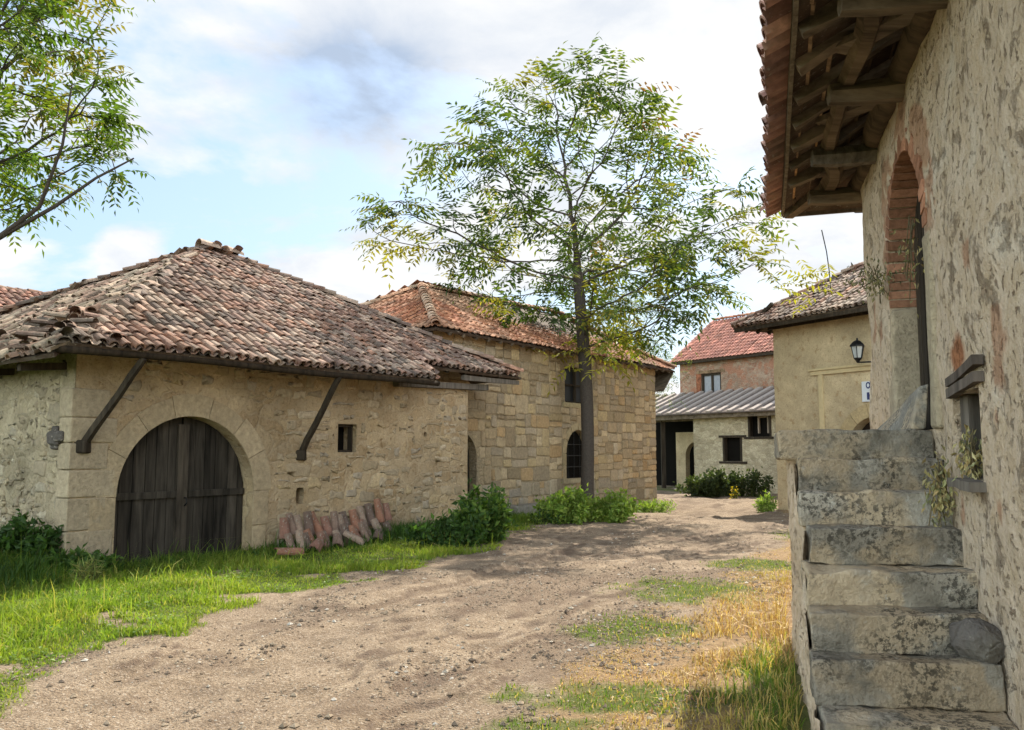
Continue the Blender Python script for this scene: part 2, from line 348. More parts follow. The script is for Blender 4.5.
MAT = dict(
    barn_front=m_rubble('barn_render', [(.29, .20, .11), (.39, .28, .16), (.47, .36, .22)], (.48, .37, .24), 2.6, .03, .35, .7, .47, (6., .62, (.22, .14, .07)), .03),
    barn_side=m_rubble('barn_rubble', [(.24, .195, .13), (.33, .27, .18), (.42, .35, .24)], (.42, .345, .24), 3.6, .04, .35, .6, .56, (7., .6, (.2, .15, .09)), .03, .15),
    ashlar_mortar=m_rubble('ashlar_mortar', [(.3, .24, .16), (.34, .27, .17), (.37, .29, .19)], (.35, .275, .18), 6., .05, .2, .5, .5, None, .03),
    cream=m_rubble('cream_render', [(.43, .33, .2), (.5, .395, .245), (.56, .45, .29)], (.54, .43, .275), 2.2, .02, .4, .95, .36, (4.5, .585, (.32, .22, .12)), .02),
    shed=m_rubble('shed_rubble', [(.36, .3, .2), (.46, .39, .27), (.56, .48, .34)], (.48, .41, .29), 4., .04, .25, .4, .6, None, .04),
    brickwall=m_rubble('worn_brick_render', [(.26, .12, .08), (.33, .17, .11), (.4, .3, .22)], (.36, .27, .2), 5.5, .05, .1, .75, .52, (2., .52, (.34, .16, .1)), .03),
    block=m_block('dressed_stone'), tile=m_tile('old_clay_tile', .5), tile_red=m_tile('red_clay_tile', .12),
    step=m_step(), plaster=m_old_plaster(), leaf=m_leaf('tree_leaf', .42), grass=m_leaf('grass_blade', .45), dry=m_leaf('dry_blade', .25), ground=m_ground(),
    wood_dark=m_wood('weathered_dark_wood', (.018, .014, .011), (.085, .065, .045)), wood_door=m_wood('door_planks', (.012, .01, .008), (.10, .085, .068), streak=9),
    wood_grey=m_wood('grey_weathered_wood', (.07, .06, .05), (.25, .215, .18)), wood_brown=m_wood('brown_rafters', (.05, .038, .028), (.32, .25, .18), axis=0, streak=6),
    bark=m_plain('bark', (.06, .05, .043), .95, .1, 0, .5, 22), black=m_plain('dark_interior', (.008, .007, .006), .95, .05), iron=m_plain('black_iron', (.015, .015, .016), .45, .5, .6),
    glass=m_plain('milky_glass', (.35, .37, .37), .2, .5), dkglass=m_plain('dark_pane', (.02, .022, .025), .45, .2), curtain=m_plain('grey_curtain', (.3, .31, .34), .9, .1), white=m_plain('white_enamel', (.55, .57, .6), .5, .4, 0, .05), ink=m_plain('blue_ink', (.03, .04, .12), .5),
    yellow=m_plain('ochre_trim', (.5, .40, .235), .8, .2, 0, .2), sheet=m_plain('grey_roof_sheet', (.12, .095, .085), .9, .1, 0, .4, 3), rib=m_plain('pale_batten', (.34, .295, .27), .95, .05, 0, .2), rock=m_rubble('dark_rock', [(.12, .105, .095), (.15, .135, .125), (.18, .16, .14)], (.14, .125, .115), 5., .02, .3, .9, .4, (16., .6, (.3, .27, .23)), .03, .25),
    herb=m_leaf('dried_herb', .2), stem=m_plain('green_stem', (.09, .1, .03), .8), pebble=m_block('pebble_stone'))
def m_brick():
    g = G('exposed_brick'); at = g.attr(); f = g.noise(24, 5, .7)
    return g.principled(g.mix(1., at, g.ramp(f, [(.25, .5), (.75, 1.2)]), 'MULTIPLY'), .95, g.bump(f, .012), .1)
MAT['brick'] = m_brick()

# ------------------------------------------------------------------ terrain
def road_left(y): return np.interp(y, [-30, 4, 5.7, 6.7, 8.2, 9.4, 11.7, 14.8, 18.7, 23, 27, 30, 36, 45, 300], [-3.2, -3.2, -3.35, -3.3, -3.05, -2.75, -1.55, .0, .7, 2.9, 4.3, 5.3, 5.4, 4.5, 4.5])
def road_right(y): return np.interp(y, [-30, 3, 5.05, 6.73, 8.8, 12.8, 16.5, 22, 25, 30, 36, 45, 300], [-.6, -.5, -.1, .4, 1.35, 3.2, 5.5, 7.1, 7.7, 8.8, 9.0, 9, 9])
def terr_base(x, y):
    z = .38*ss(-5.6, -7.4, x)*ss(4, 9, y)*ss(40, 20, y)-.22*ss(20, 29, y)
    return z+9*ss(90, 260, np.hypot(x, y))*(.4+fbm(np.asarray(x)*.012, np.asarray(y)*.012, 91, 3))
def rut_mask(x, y):
    u = x*.42+y*.907; v = x*.907-y*.42
    return fbm(u*.45+9, v*1.2+4, 21, 4, .42)
def terrain(x, y):
    x = np.asarray(x, float); y = np.asarray(y, float)
    rd = ss(-.3, .5, x-road_left(y))*ss(.3, -.5, x-road_right(y))
    far = ss(70, 40, np.hypot(x, y))
    t = rut_mask(x, y)
    z = terr_base(x, y)+far*((fbm(x*.7, y*.7, 3, 2)-.5)*.07+(fbm(x*3.3, y*3.3, 5, 4)-.5)*.016)
    cl = .5*(road_left(y)+road_right(y)); wt = np.maximum(ss(.42, .08, np.abs(x-cl-.85+.3*(fbm(y*.3, y*0, 4)-.5))), ss(.42, .08, np.abs(x-cl+.75+.3*(fbm(y*.3, y*0+3, 4)-.5))))
    z = z+far*rd*(-.035*wt+.03*ss(.50, .515, t)+.02*ss(.40, .415, t)-.04+(fbm(x*9, y*9, 8, 3)-.5)*.018)
    return z
def zones(x, y):
    wob = (fbm(x*.9, y*.9, 31)-.5)*1.3+(fbm(x*4, y*4, 33, 3)-.5)*.5
    dl = road_left(y)-x+wob*.8; dr = x-road_right(y)+wob*.9
    inx = ss(0, .35, dl)
    gl = inx*ss(.33, .47, fbm(x*1.5, y*1.5, 44)+.17*ss(.4, 1.5, dl))
    dry = ss(.0, .45, dr)*ss(34, 27, y)
    patch = 0
    for (px_, py_, rx_, ry_) in ((.75, 5.9, .75, .3), (1.15, 8.2, .5, .55), (2.15, 10.4, .6, .8), (3.6, 12.6, .55, .6), (5.9, 16.5, .6, 1.), (.2, 5.2, .5, .25)): patch = np.maximum(patch, ss(1.5, .55, np.hypot((x-px_)/rx_, (y-py_)/ry_)+(fbm(x*4, y*4, 57, 3)-.5)*1.6))
    near = ss(.42, .05, np.abs(x-(.25+.29*y-.2))+(fbm(x*3, y*3, 58, 3)-.5)*.5)*ss(7.8, 6.4, y)        # green fringe along the stairs
    gr = np.maximum(gl, np.maximum(patch*.9, near*ss(.1, .4, dr)*.9)*ss(30, 20, y))
    farg = ss(36, 40, y)*ss(.45, .55, fbm(x*.5, y*.5, 66)); gr = np.maximum(gr, farg*.8)
    return gr, dry*(1-gr*.7), dl, dr
def axis_lines(parts):
    L = []
    for a, b, n in parts: L.append(np.linspace(a, b, n, endpoint=False))
    return np.concatenate(L+[[parts[-1][1]]])
gx = axis_lines([(-400, -60, 24), (-60, -14, 46), (-14, -7, 70), (-7, 6, 240), (6, 14, 90), (14, 60, 46), (60, 400, 24)])
gy = axis_lines([(-400, -40, 20), (-40, 2, 42), (2, 4.2, 30), (4.2, 13, 220), (13, 22, 130), (22, 44, 130), (44, 80, 30), (80, 500, 40)])
X, Y = np.meshgrid(gx, gy, indexing='ij'); Zt = terrain(X, Y); gr_, dr_, dl_, drr_ = zones(X, Y)
t_ = rut_mask(X, Y); rut = np.maximum(ss(.03, .0, np.abs(t_-.505)), ss(.022, 0, np.abs(t_-.405)))
u_ = X*.42+Y*.907; v_ = X*.907-Y*.42; streak = ss(.53, .62, fbm(u_*.7+2+.6*fbm(v_*.8, u_*.8, 12, 2), v_*2.1, 78, 4)); rut = np.maximum(rut*ss(.36, .5, fbm(X*1.3, Y*1.3, 77)), streak*.55)*(dl_ < .2)*(drr_ < .4)
P = np.stack([X, Y, Zt], -1).reshape(-1, 3); TN = np.stack([gr_, dr_, rut], -1).reshape(-1, 3)
id_ = np.arange(P.shape[0]).reshape(X.shape)
q = np.stack([id_[:-1, :-1], id_[1:, :-1], id_[1:, 1:], id_[:-1, 1:]], -1).reshape(-1, 4)
cx, cy = X.ravel()[q].mean(1), Y.ravel()[q].mean(1)
isroad = (cx > road_left(cy)) & (cx < road_right(cy)) & (cy > -25) & (cy < 60)
def sub(qq):
    u, inv = np.unique(qq, return_inverse=True); return P[u], inv.reshape(-1, 4), TN[u]
for nm, msk, lab, cat in (('ground', ~isroad, 'open ground of grass and dry earth around the old houses', 'ground'), ('dirt_road', isroad, 'rutted pale brown dirt road running between the stone houses', 'road')):
    v, f, t = sub(q[msk]); o = MB().add(v, [f], t).build(nm, MAT['ground'], smooth=True); tagset(o, lab, cat, kind='structure')

# ------------------------------------------------------------------ roofs
BARREL = [(math.cos(a), math.sin(a)) for a in np.linspace(math.pi, 0, 7)]
def tile_mesh(W, Lh, prof, lift0, lift1, th, taper=.86):
    """one tile in (u, v, n); lower end at v=0"""
    k = len(prof); V = []
    for (a, h) in prof: V.append((a*W/2, 0, lift0+h))
    for (a, h) in prof: V.append((a*W/2*taper, Lh, lift1+h*taper))
    for (a, h) in prof: V.append((a*W/2*(1-th/(W/2)) if abs(a) > .2 or 1 else a, 0, lift0+h-th))
    F = [[i, i+1, k+i+1, k+i] for i in range(k-1)]+[[2*k+i, 2*k+i+1, i+1, i] for i in range(k-1)]
    return np.array(V), np.array(F)
def tile_face(mb, pts, W=.2, E=.26, style='barrel', pal=None, seed=0, jit=.012, sag=.05, zshift=0., flat=None, damage=0., clusters=None, deck=None):
    r = np.random.default_rng(seed); pts = np.asarray(pts, float)
    u = nrm(pts[1]-pts[0]); nn = np.cross(u, pts[-1]-pts[0]); nn = nrm(nn); 
    if nn[2] < 0: nn = -nn
    v = np.cross(nn, u); 
    if v[2] < 0: v = -v
    rel = pts-pts[0]; poly = np.stack([rel@u, rel@v], 1)
    def inside(a, b):
        c = np.zeros(len(a), bool); k = len(poly)
        for i in range(k):
            x0, y0 = poly[i]; x1, y1 = poly[(i+1) % k]
            cr = ((y0 > b) != (y1 > b)) & (a < (x1-x0)*(b-y0)/(y1-y0+1e-12)+x0); c ^= cr
        return c
    a0, a1 = poly[:, 0].min(), poly[:, 0].max(); b1 = poly[:, 1].max()
    cols = np.arange(a0+W/2, a1, W); rows = np.arange(0, b1, E)
    A, B = np.meshgrid(cols, rows); A = A.ravel(); B = B.ravel()
    colj = r.normal(0, W*.05, len(cols)); A = A+np.tile(colj, len(rows))
    ok = inside(A, B+E*.45); A = A[ok]; B = B[ok]
    if damage: k = r.random(len(A)) > damage; A = A[k]; B = B[k]
    def put(V, F, A, B, jit, dn=0.):
        m = len(A); k = len(V); th = r.normal(0, jit*3., m); du = r.normal(0, jit, m); dv = r.normal(0, jit*1.8, m); dh = np.abs(r.normal(0, jit*.6, m))+dn; tl = r.normal(0, jit*1.2, m)
        U = V[None, :, 0]*np.cos(th)[:, None]-V[None, :, 1]*np.sin(th)[:, None]+(A+du)[:, None]
        Vv = V[None, :, 0]*np.sin(th)[:, None]+V[None, :, 1]*np.cos(th)[:, None]+(B+dv)[:, None]
        H = V[None, :, 2]+dh[:, None]+tl[:, None]*V[None, :, 1]/E*.5
        W3 = pts[0]+U[..., None]*u+Vv[..., None]*v+H[..., None]*nn
        W3 = W3.reshape(-1, 3)
        W3[:, 2] += (fbm(W3[:, 0]*.5+seed, W3[:, 1]*.5, seed)-.5)*2*sag+zshift
        pi = pal if pal is not None else [(.3, .15, .09)]
        if clusters is not None:
            base = clusters(pts[0]+A[:, None]*u+B[:, None]*v, r)
        else: base = np.array(pi)[r.integers(0, len(pi), m)]
        base = base*(r.lognormal(0, .22, m))[:, None]
        FF = (F[None]+(np.arange(m)*k)[:, None, None]).reshape(-1, F.shape[1])
        mb.add(W3, [FF], np.repeat(np.clip(base, .01, .8), k, 0))
    if style == 'barrel':
        V, F = tile_mesh(W*.92, E*1.38, [(a, h*W*.40) for a, h in BARREL], .035, .012, .016)
        put(V, F, A, B, jit)
        V2, F2 = tile_mesh(W*.9, E*1.3, [(a, .045-.05*h) for a, h in BARREL[::2]], .012, -.004, .012)
        put(V2, F2, A+W/2, B-.02, jit*.5)
    else:
        pr = [(-1, 0.), (-.55, .006), (-.1, .004), (.25, .022), (.55, .042), (.85, .03), (1, .004)]
        V, F = tile_mesh(W*1.0, E*1.16, pr, .045, .012, .02, 1.)
        put(V, F, A, B, jit*.45)
    # deck under the tiles
    if deck is not None: pts = np.asarray(deck, float)
    th = .05; top = pts-nn*.004; bot = pts-nn*(th+.004); k = len(pts)
    top[:, 2] += zshift-.02; bot[:, 2] += zshift-.02
    mb.add(np.concatenate([top, bot]), [np.arange(k), np.arange(k)[::-1]+k]+[np.array([i, (i+1) % k, k+(i+1) % k, k+i]) for i in range(k)], (.07, .045, .03))
def ridge_caps(mb, a, b, W=.24, L=.36, pal=None, seed=0, sag=.05, lift=.05, mess=.02):
    r = np.random.default_rng(seed); a = np.asarray(a, float); b = np.asarray(b, float)
    n = max(1, int(np.linalg.norm(b-a)/(L*.75))); d = nrm(b-a); sx = nrm(np.cross(d, [0, 0, 1])); up = np.cross(sx, d)
    V, F = tile_mesh(W, L, [(x, h*W*.42) for x, h in BARREL], .03, .0, .016, .85)
    for i in range(n):
        p = a+(b-a)*(i/n); c, s_ = math.cos(r.normal(0, mess*4)), math.sin(r.normal(0, mess*4))
        U = V[:, 0]*c-V[:, 1]*s_; Vv = V[:, 0]*s_+V[:, 1]*c
        W3 = p+U[:, None]*sx+Vv[:, None]*d+(V[:, 2]+lift+r.normal(0, mess*.5))[:, None]*up
        W3[:, 2] += (fbm(W3[:, 0]*.5+seed, W3[:, 1]*.5, seed)-.5)*2*sag
        c = np.array(pal[r.integers(0, len(pal))])*r.lognormal(0, .2); mb.add(W3, [F], c)
OLD = [(.20, .115, .085), (.255, .14, .095), (.22, .14, .11), (.28, .185, .14), (.16, .11, .09), (.30, .215, .165), (.12, .09, .075), (.34, .255, .2)]
RED = [(.36, .15, .085), (.40, .18, .10), (.33, .14, .085), (.43, .21, .125), (.38, .2, .13)]
def old_clusters(p, r):
    k = fbm(p[:, 0]*.8, p[:, 2]*1.6+p[:, 1]*.5, 12, 3); O = np.array(OLD)
    i = np.clip((k*1.35-.2)*len(O)+r.normal(0, 2.1, len(p)), 0, len(O)-1).astype(int); return O[i]
def red_clusters(p, r):
    O = np.array(RED); c = O[r.integers(0, len(O), len(p))]; k = ss(.5, .7, fbm(p[:, 0]*.6, p[:, 1]*.6+p[:, 2], 14, 3))[:, None]
    return c*(1-k)+np.array([.33, .2, .13])*k

def masonry(w, F, rect, ops, BT, rs, mw=(.4, .95), mh=(.26, .56), gap=(.006, .018), pr=(.016, .045), bv=.014, jit=.012, keep=1., tilt=.009, var=.1, clear=.05, foot=0.):
    """irregular roughly squared stones standing a little proud of the mortar face"""
    blocks = []
    def split(r_):
        s0, s1, z0, z1 = r_; W_, H_ = s1-s0, z1-z0; a = rs.uniform(*mw); b = rs.uniform(*mh)
        if W_ > a and (W_/a > H_/b): c = s0+W_*rs.uniform(.35, .65); split((s0, c, z0, z1)); split((c, s1, z0, z1))
        elif H_ > b: c = z0+H_*rs.uniform(.35, .65); split((s0, s1, z0, c)); split((s0, s1, c, z1))
        else: blocks.append(r_)
    split(rect)
    def free_of(a0, a1, b0, b1):
        cs = np.array([a0, a1, a1, a0, (a0+a1)/2, (a0+a1)/2, (a0+a1)/2, a0, a1]); cz = np.array([b0, b0, b1, b1, (b0+b1)/2, b0, b1, (b0+b1)/2, (b0+b1)/2])
        return min([sdf(o, cs, cz).min()-o.get('pad', 0.) for o in ops]+[9.])
    for (a0, a1, b0, b1) in blocks:
        if rs.random() > keep: continue
        if free_of(a0, a1, b0, b1) < clear+.01:
            a0, a1, b0, b1 = max([(a0, (a0+a1)/2, b0, b1), ((a0+a1)/2, a1, b0, b1), (a0, a1, b0, (b0+b1)/2), (a0, a1, (b0+b1)/2, b1)], key=lambda t: free_of(*t))
            if free_of(a0, a1, b0, b1) < clear: continue
        g = rs.uniform(*gap); p_ = rs.uniform(*pr)
        q4 = np.array([(a0+g, b0+g), (a1-g, b0+g), (a1-g, b1-g), (a0+g, b1-g)])+rs.normal(0, jit, (4, 2)); cc = q4.mean(0); pts = []
        for e in range(4):
            p, q_ = q4[e], q4[(e+1) % 4]
            for t in (.1, .36, .64, .9): pts.append(p+(q_-p)*t+rs.normal(0, jit*.7, 2))
        pts = np.array(pts); dl = np.linalg.norm(pts-cc, axis=1); inn = cc+(pts-cc)*(1-np.minimum(bv*2.2/dl, .5))[:, None]; in2 = cc+(pts-cc)*(1-np.minimum(bv*.8/dl, .3))[:, None]
        n_ = len(pts); tl = rs.normal(0, tilt, 2)
        V = np.concatenate([F.arr(pts[:, 0], -.01, pts[:, 1]), F.arr(pts[:, 0], p_*.25, pts[:, 1]), F.arr(in2[:, 0], p_*.75+(in2-cc)@tl, in2[:, 1]), F.arr(inn[:, 0], p_+(inn-cc)@tl, inn[:, 1]), F.P(cc[0], p_+rs.normal(0, .004), cc[1])[None]])
        Fq = np.array([[k*n_+i, k*n_+(i+1) % n_, (k+1)*n_+(i+1) % n_, (k+1)*n_+i] for k in range(3) for i in range(n_)]); Ft = np.array([[3*n_+i, 3*n_+(i+1) % n_, 4*n_] for i in range(n_)])
        c = BT[rs.integers(0, len(BT))]*rs.lognormal(0, var)
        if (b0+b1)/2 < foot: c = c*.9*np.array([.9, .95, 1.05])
        w.add(V, [Fq, Ft], np.clip(c, 0, .62))
# ------------------------------------------------------------------ barn with the arched door
F1 = Frame((-5.99, 11.64), (.575, .818), (.818, -.575)); L1 = 8.72; D1 = 7.2
barn = thing('stone_barn', 'low tan stone barn with a wide arched wooden double door and drooping tiled roof', 'barn', tuple(F1.P(0, 0, 0)))
door_op = dict(k='arch', c=1.83, r=1.18, z0=-.4, zs=.99, rev=.3, pad=.40)
win_op = dict(k='rect', s0=4.87, s1=5.34, z0=1.61, z1=2.13, rev=.35)
slit_op = dict(k='rect', s0=3.92, s1=4.10, z0=.72, z1=1.0, rev=.3)
hole_op = dict(k='rect', s0=7.25, s1=7.36, z0=1.92, z1=2.02, rev=.3)
w = MB(); wall_panel(w, F1, 0, L1, -.6, 3.06, .07, [door_op, win_op, slit_op, hole_op], .010, .9, 4, fine=.005)
F1r = Frame(F1.P(L1, 0, 0)[:2], -F1.N[:2], F1.U[:2]); wall_panel(w, F1r, 0, D1, -.6, 3.06, .25, amp=.03, seed=6)
F1b = Frame(F1.P(L1, -D1, 0)[:2], -F1.U[:2], -F1.N[:2]); wall_panel(w, F1b, 0, L1, -.6, 3.2, .4, amp=.02, seed=7)
w.build('wall', MAT['barn_front'], barn, True)
F1l = Frame(F1.P(0, -D1, 0)[:2], F1.N[:2], -F1.U[:2]); w = MB(); wall_panel(w, F1l, 0, D1, -.6, 3.0, .07, amp=.014, freq=1.2, seed=9, fine=.008)
w.build('side_wall', MAT['barn_side'], barn, True, label='rough grey rubble side wall')
BTB = np.array([(.43, .335, .22), (.47, .37, .25), (.39, .31, .21), (.45, .34, .2), (.40, .33, .245), (.36, .28, .18), (.50, .40, .28)])
w = MB(); masonry(w, F1, (.62, L1-.02, -.4, 3.0), [door_op, win_op, slit_op, hole_op], BTB, np.random.default_rng(5), (.3, .7), (.16, .36), (.015, .045), (.006, .024), .03, .018, .6, .005, .07)
w.build('face_stones', MAT['block'], barn, True)
w = MB(); masonry(w, F1l, (0, D1-.05, -.5, 2.95), [], np.array([(.35, .285, .20), (.39, .33, .24), (.29, .24, .17), (.37, .30, .20), (.42, .36, .27)]), np.random.default_rng(6), (.2, .5), (.12, .3), (.012, .04), (.008, .03), .03, .02, .75, .01, .12)
w.build('face_stones', MAT['block'], barn, True)
w = MB()
for i, (h0, h1) in enumerate([(-.5, .55), (.56, 1.0), (1.01, 1.38), (1.39, 1.75), (1.76, 2.1), (2.11, 2.5)]):
    wd = .5 if i % 2 else .62
    frough(w, F1, -.05, wd, -.3, .022, h0, h1, seg=(6, 3, 4), rad=.02, amp=.006, seed=i+40, tint=np.array((.42, .34, .235))*random.uniform(.85, 1.05))
w.build('quoin_stones', MAT['block'], barn, True)
w = MB()      # dressed stones round the arch
angs = [0, 27, 52, 76, 104, 130, 154, 180]
for i in range(7):
    a0, a1 = R(angs[i]+.25), R(angs[i+1]-.25); ro = 1.18+random.uniform(.30, .40); V = []
    k = 6
    for t in np.linspace(a0, a1, k):
        for rr in (1.184, ro):
            for nq in (-.2, .018): V.append(F1.P(1.83-rr*math.cos(t), nq, .99+rr*math.sin(t)))
    Fc = []
    for j in range(k-1):
        o = j*4; Fc += [[o+1, o+3, o+7, o+5], [o, o+4, o+6, o+2], [o, o+1, o+5, o+4], [o+3, o+2, o+6, o+7]]
    Fc += [[0, 2, 3, 1], [(k-1)*4, (k-1)*4+1, (k-1)*4+3, (k-1)*4+2]]
    w.add(V, [np.array(Fc)], np.array((.42, .33, .215))*random.uniform(.9, 1.1))
for sgn in (-1, 1):
    for z0, z1, wd in ((-.5, .42, .34), (.43, .985, .38)):
        a, b = (1.83-1.184-wd, 1.83-1.184) if sgn < 0 else (1.83+1.184, 1.83+1.184+wd*.8)
        frough(w, F1, a, b, -.2, .02, z0, z1, seg=(5, 3, 5), rad=.012, amp=.004, seed=int(z0*10)+sgn+60, tint=np.array((.43, .335, .215))*random.uniform(.9, 1.1))
w.build('arch_surround', MAT['block'], barn)
door = MB(); op_fill(door, F1, dict(k='arch', c=1.83, r=1.2, z0=-.4, zs=.99), -.33, tint=(.2, .2, .2)); door = door.build('door', MAT['wood_door'], barn)
def planked_leaf(c0, c1, r, cc, zs, n, F, zbot, sd, pw=.2):
    m = MB(); rr = np.random.default_rng(sd); s = c0
    while s < c1-.01:
        e = min(c1, s+pw*rr.uniform(.8, 1.2)); g = .006
        zt = lambda x: zs+math.sqrt(max(0, r*r-(x-cc)**2))
        nn = n+rr.uniform(0, .012); V = [F.P(s+g, nn-.03, zbot), F.P(s+g, nn, zbot), F.P(e-g, nn, zbot), F.P(e-g, nn-.03, zbot), F.P(s+g, nn-.03, zt(s+g)), F.P(s+g, nn, zt(s+g)), F.P(e-g, nn, zt(e-g)), F.P(e-g, nn-.03, zt(e-g))]
        hexa(m, V, np.ones(3)*rr.uniform(.5, 1.25)); s = e
    return m
for c0, c1, sd in ((.66, 1.82, 3), (1.84, 3.0, 5)):
    lf = planked_leaf(c0, c1, 1.17, 1.83, .99, -.24, F1, .02, sd).build('leaf', MAT['wood_door'], door)
w = MB(); fbox(w, F1, .68, 1.74, -.24, -.19, .93, 1.03, (1.1, 1.1, 1.1)); fbox(w, F1, 1.95, 2.98, -.24, -.19, .93, 1.03, (.8, .8, .8)); w.build('cross_rail', MAT['wood_door'], door)
w = MB(); fbox(w, F1, 1.74, 1.92, -.24, -.185, .1, 2.05, (1.35, 1.3, 1.25)); w.build('centre_stile', MAT['wood_door'], door)
w = MB(); tube(w, [F1.P(1.87, -.18, .92), F1.P(1.87, -.13, .92), F1.P(1.87, -.12, .84), F1.P(1.87, -.17, .8)], .012); w.build('handle', MAT['iron'], door)
w = MB(); op_fill(w, F1, win_op, -.34); wo = w.build('window', MAT['black'], barn)
w = MB()
fbox(w, F1, 4.87, 5.34, -.2, -.1, 2.08, 2.128); fbox(w, F1, 4.872, 4.91, -.2, -.1, 1.63, 2.08); fbox(w, F1, 5.30, 5.338, -.2, -.1, 1.63, 2.08); fbox(w, F1, 4.872, 5.338, -.2, -.1, 1.612, 1.65)
w.build('frame', MAT['wood_dark'], wo)
for o_ in (slit_op, hole_op): w = MB(); op_fill(w, F1, o_, -.29); w.build('vent_hole', MAT['black'], barn)
# roof
zE, zR = 3.03, 5.74
def P1(s, n): return F1.P(s, n, zE+(zR-zE)*(.9-n)/4.5)
def P1r(s, n, k): return F1.P(s, n, k)
rA, rB = F1.P(4.38, -3.6, zR), F1.P(5.09, -3.6, zR)
eL, eR = P1(-.6, .9), P1(10.0, .9)
w = MB()
tile_face(w, [P1(-.6, .9), P1(6.55, .9), P1(6.85, .36), P1(10.2, .36), rB, rA], .175, .215, 'barrel', OLD, 3, .013, .07, clusters=old_clusters)
bL, bR = F1.P(-.6, -8.1, zE), F1.P(10.0, -8.1, zE)
lowL = F1.P(-.6, .9, zE-.02); 
tile_face(w, [F1.P(-.75, -8.1, 2.78), F1.P(-.75, .85, 2.88), rA], .175, .215, 'barrel', OLD, 5, .03, .09, clusters=lambda p, r: np.array([(.33, .25, .185), (.28, .18, .135), (.36, .29, .22), (.22, .15, .115)])[r.integers(0, 4, len(p))])
tile_face(w, [P1(10.3, .36), bR, rB], .175, .215, 'barrel', OLD, 6, .015, .06, clusters=old_clusters)
tile_face(w, [bR, bL, rA, rB], .24, .3, 'barrel', OLD, 7, .015, .06, clusters=old_clusters)
roof1 = w.build('roof', MAT['tile'], barn, False)
w = MB()
ridge_caps(w, F1.P(-.6, .85, 2.95), rA, .21, .3, OLD[3:], 11, .07, .02, .045)
ridge_caps(w, P1(10.2, .38), rB, .25, .34, OLD, 12, .07, .05, .02); ridge_caps(w, rA-.1*F1.U, rB+.15*F1.U, .34, .4, OLD[3:], 13, .02, .08, .015)
ridge_caps(w, bL, rA, .25, .34, OLD, 16); ridge_caps(w, bR, rB, .25, .34, OLD, 17)
w.build('hip_tiles', MAT['tile'], roof1)
w = MB(); r_ = np.random.default_rng(4)     # loose tile heap on the near corner
V0, F0 = tile_mesh(.17, .33, [(a, h*.065) for a, h in BARREL], .02, .0, .016)
for i in range(34):
    s_ = r_.uniform(-.85, .25); n_ = r_.uniform(-1.7, .75); th = r_.uniform(0, 6.28); c_, q_ = math.cos(th), math.sin(th)
    zz = 2.98+.635*min(.9-n_, s_+.75)+r_.uniform(.0, .05)
    p = F1.P(s_, n_, zz); ax = nrm([c_, q_, r_.normal(0, .08)]); sx = nrm(np.cross(ax, [0, 0, 1])); up = np.cross(sx, ax)
    w.add(p+V0[:, :1]*sx+V0[:, 1:2]*ax+V0[:, 2:]*up, [F0], np.array(OLD[r_.integers(2, 8)])*r_.uniform(.8, 1.3))
w.build('loose_tiles', MAT['tile'], roof1)
w = MB(); pts = [F1.P(s, .84, 2.94+.015*math.sin(s*1.3)) for s in np.linspace(-.7, 6.7, 14)]; tube(w, pts, .055, 8, (.8, .75, .7)); w.build('eaves_beam', MAT['wood_dark'], barn, True)
for s in np.arange(-.4, 10.0, .62):
    n1 = .82 if s < 6.6 else .3; w = MB(); ll = max(.15, min(1.3, s+.55, 9.7-s)); beam(w, F1.P(s, n1, zE+.635*(.9-n1)-.115), F1.P(s+random.uniform(-.04, .04), n1-ll, zE+.6*(.9-n1+ll)-.12), .085, .09, tint=np.ones(3)*random.uniform(.7, 1.4), seed=int(s*9)); w.build('rafter', MAT['wood_dark'], roof1)
for n1 in (-.3, -1.8, -3.2, -5, -6.6): w = MB(); beam(w, F1.P(-.62, n1, 2.76), F1.P(.3, n1, 2.85), .1, .1); w.build('rafter', MAT['wood_dark'], roof1)
w = MB(); beam(w, F1.P(8.2, .26, 3.2), F1.P(10.3, .24, 3.22), .1, .1, segs=4, wob=.012, seed=3); beam(w, F1.P(6.3, .1, 2.97), F1.P(9.3, .06, 3.05), .16, .13, segs=3, wob=.01, seed=8); w.build('corner_beam', MAT['wood_grey'], barn)
for a, b, sd in ((F1.P(.13, .0, 1.7), F1.P(.47, .86, 2.9), 1), (F1.P(4.0, .0, 1.56), F1.P(4.06, .86, 2.9), 2)):
    w = MB(); beam(w, a, b, .085, .085, segs=5, wob=.008, seed=sd, taper=.8); rough_box(w, [a+np.array(v)*.09 for v in [(-1, -1, -1), (1, -1, -1), (1, 1, -1), (-1, 1, -1), (-1, -1, 1), (1, -1, 1), (1, 1, 1), (-1, 1, 1)]], (3, 3, 3), .03, .01, 9, sd); w.build('strut', MAT['wood_dark'], barn)
w = MB(); a = F1.P(-.35, -.9, 1.86)
for k_, (dx, dz, r0) in enumerate([(0, 0, .1), (.12, .02, .07), (.0, -.1, .06), (.02, .12, .04)]):
    c = F1l.P(D1-.35+dx, .06, 1.82+dz); rough_box(w, [c+np.array(v)*r0 for v in [(-1, -1, -1), (1, -1, -1), (1, 1, -1), (-1, 1, -1), (-1, -1, 1), (1, -1, 1), (1, 1, 1), (-1, 1, 1)]], (3, 3, 3), r0*.5, .02, 9, k_)
w.build('stone_bracket', MAT['rock'], barn)

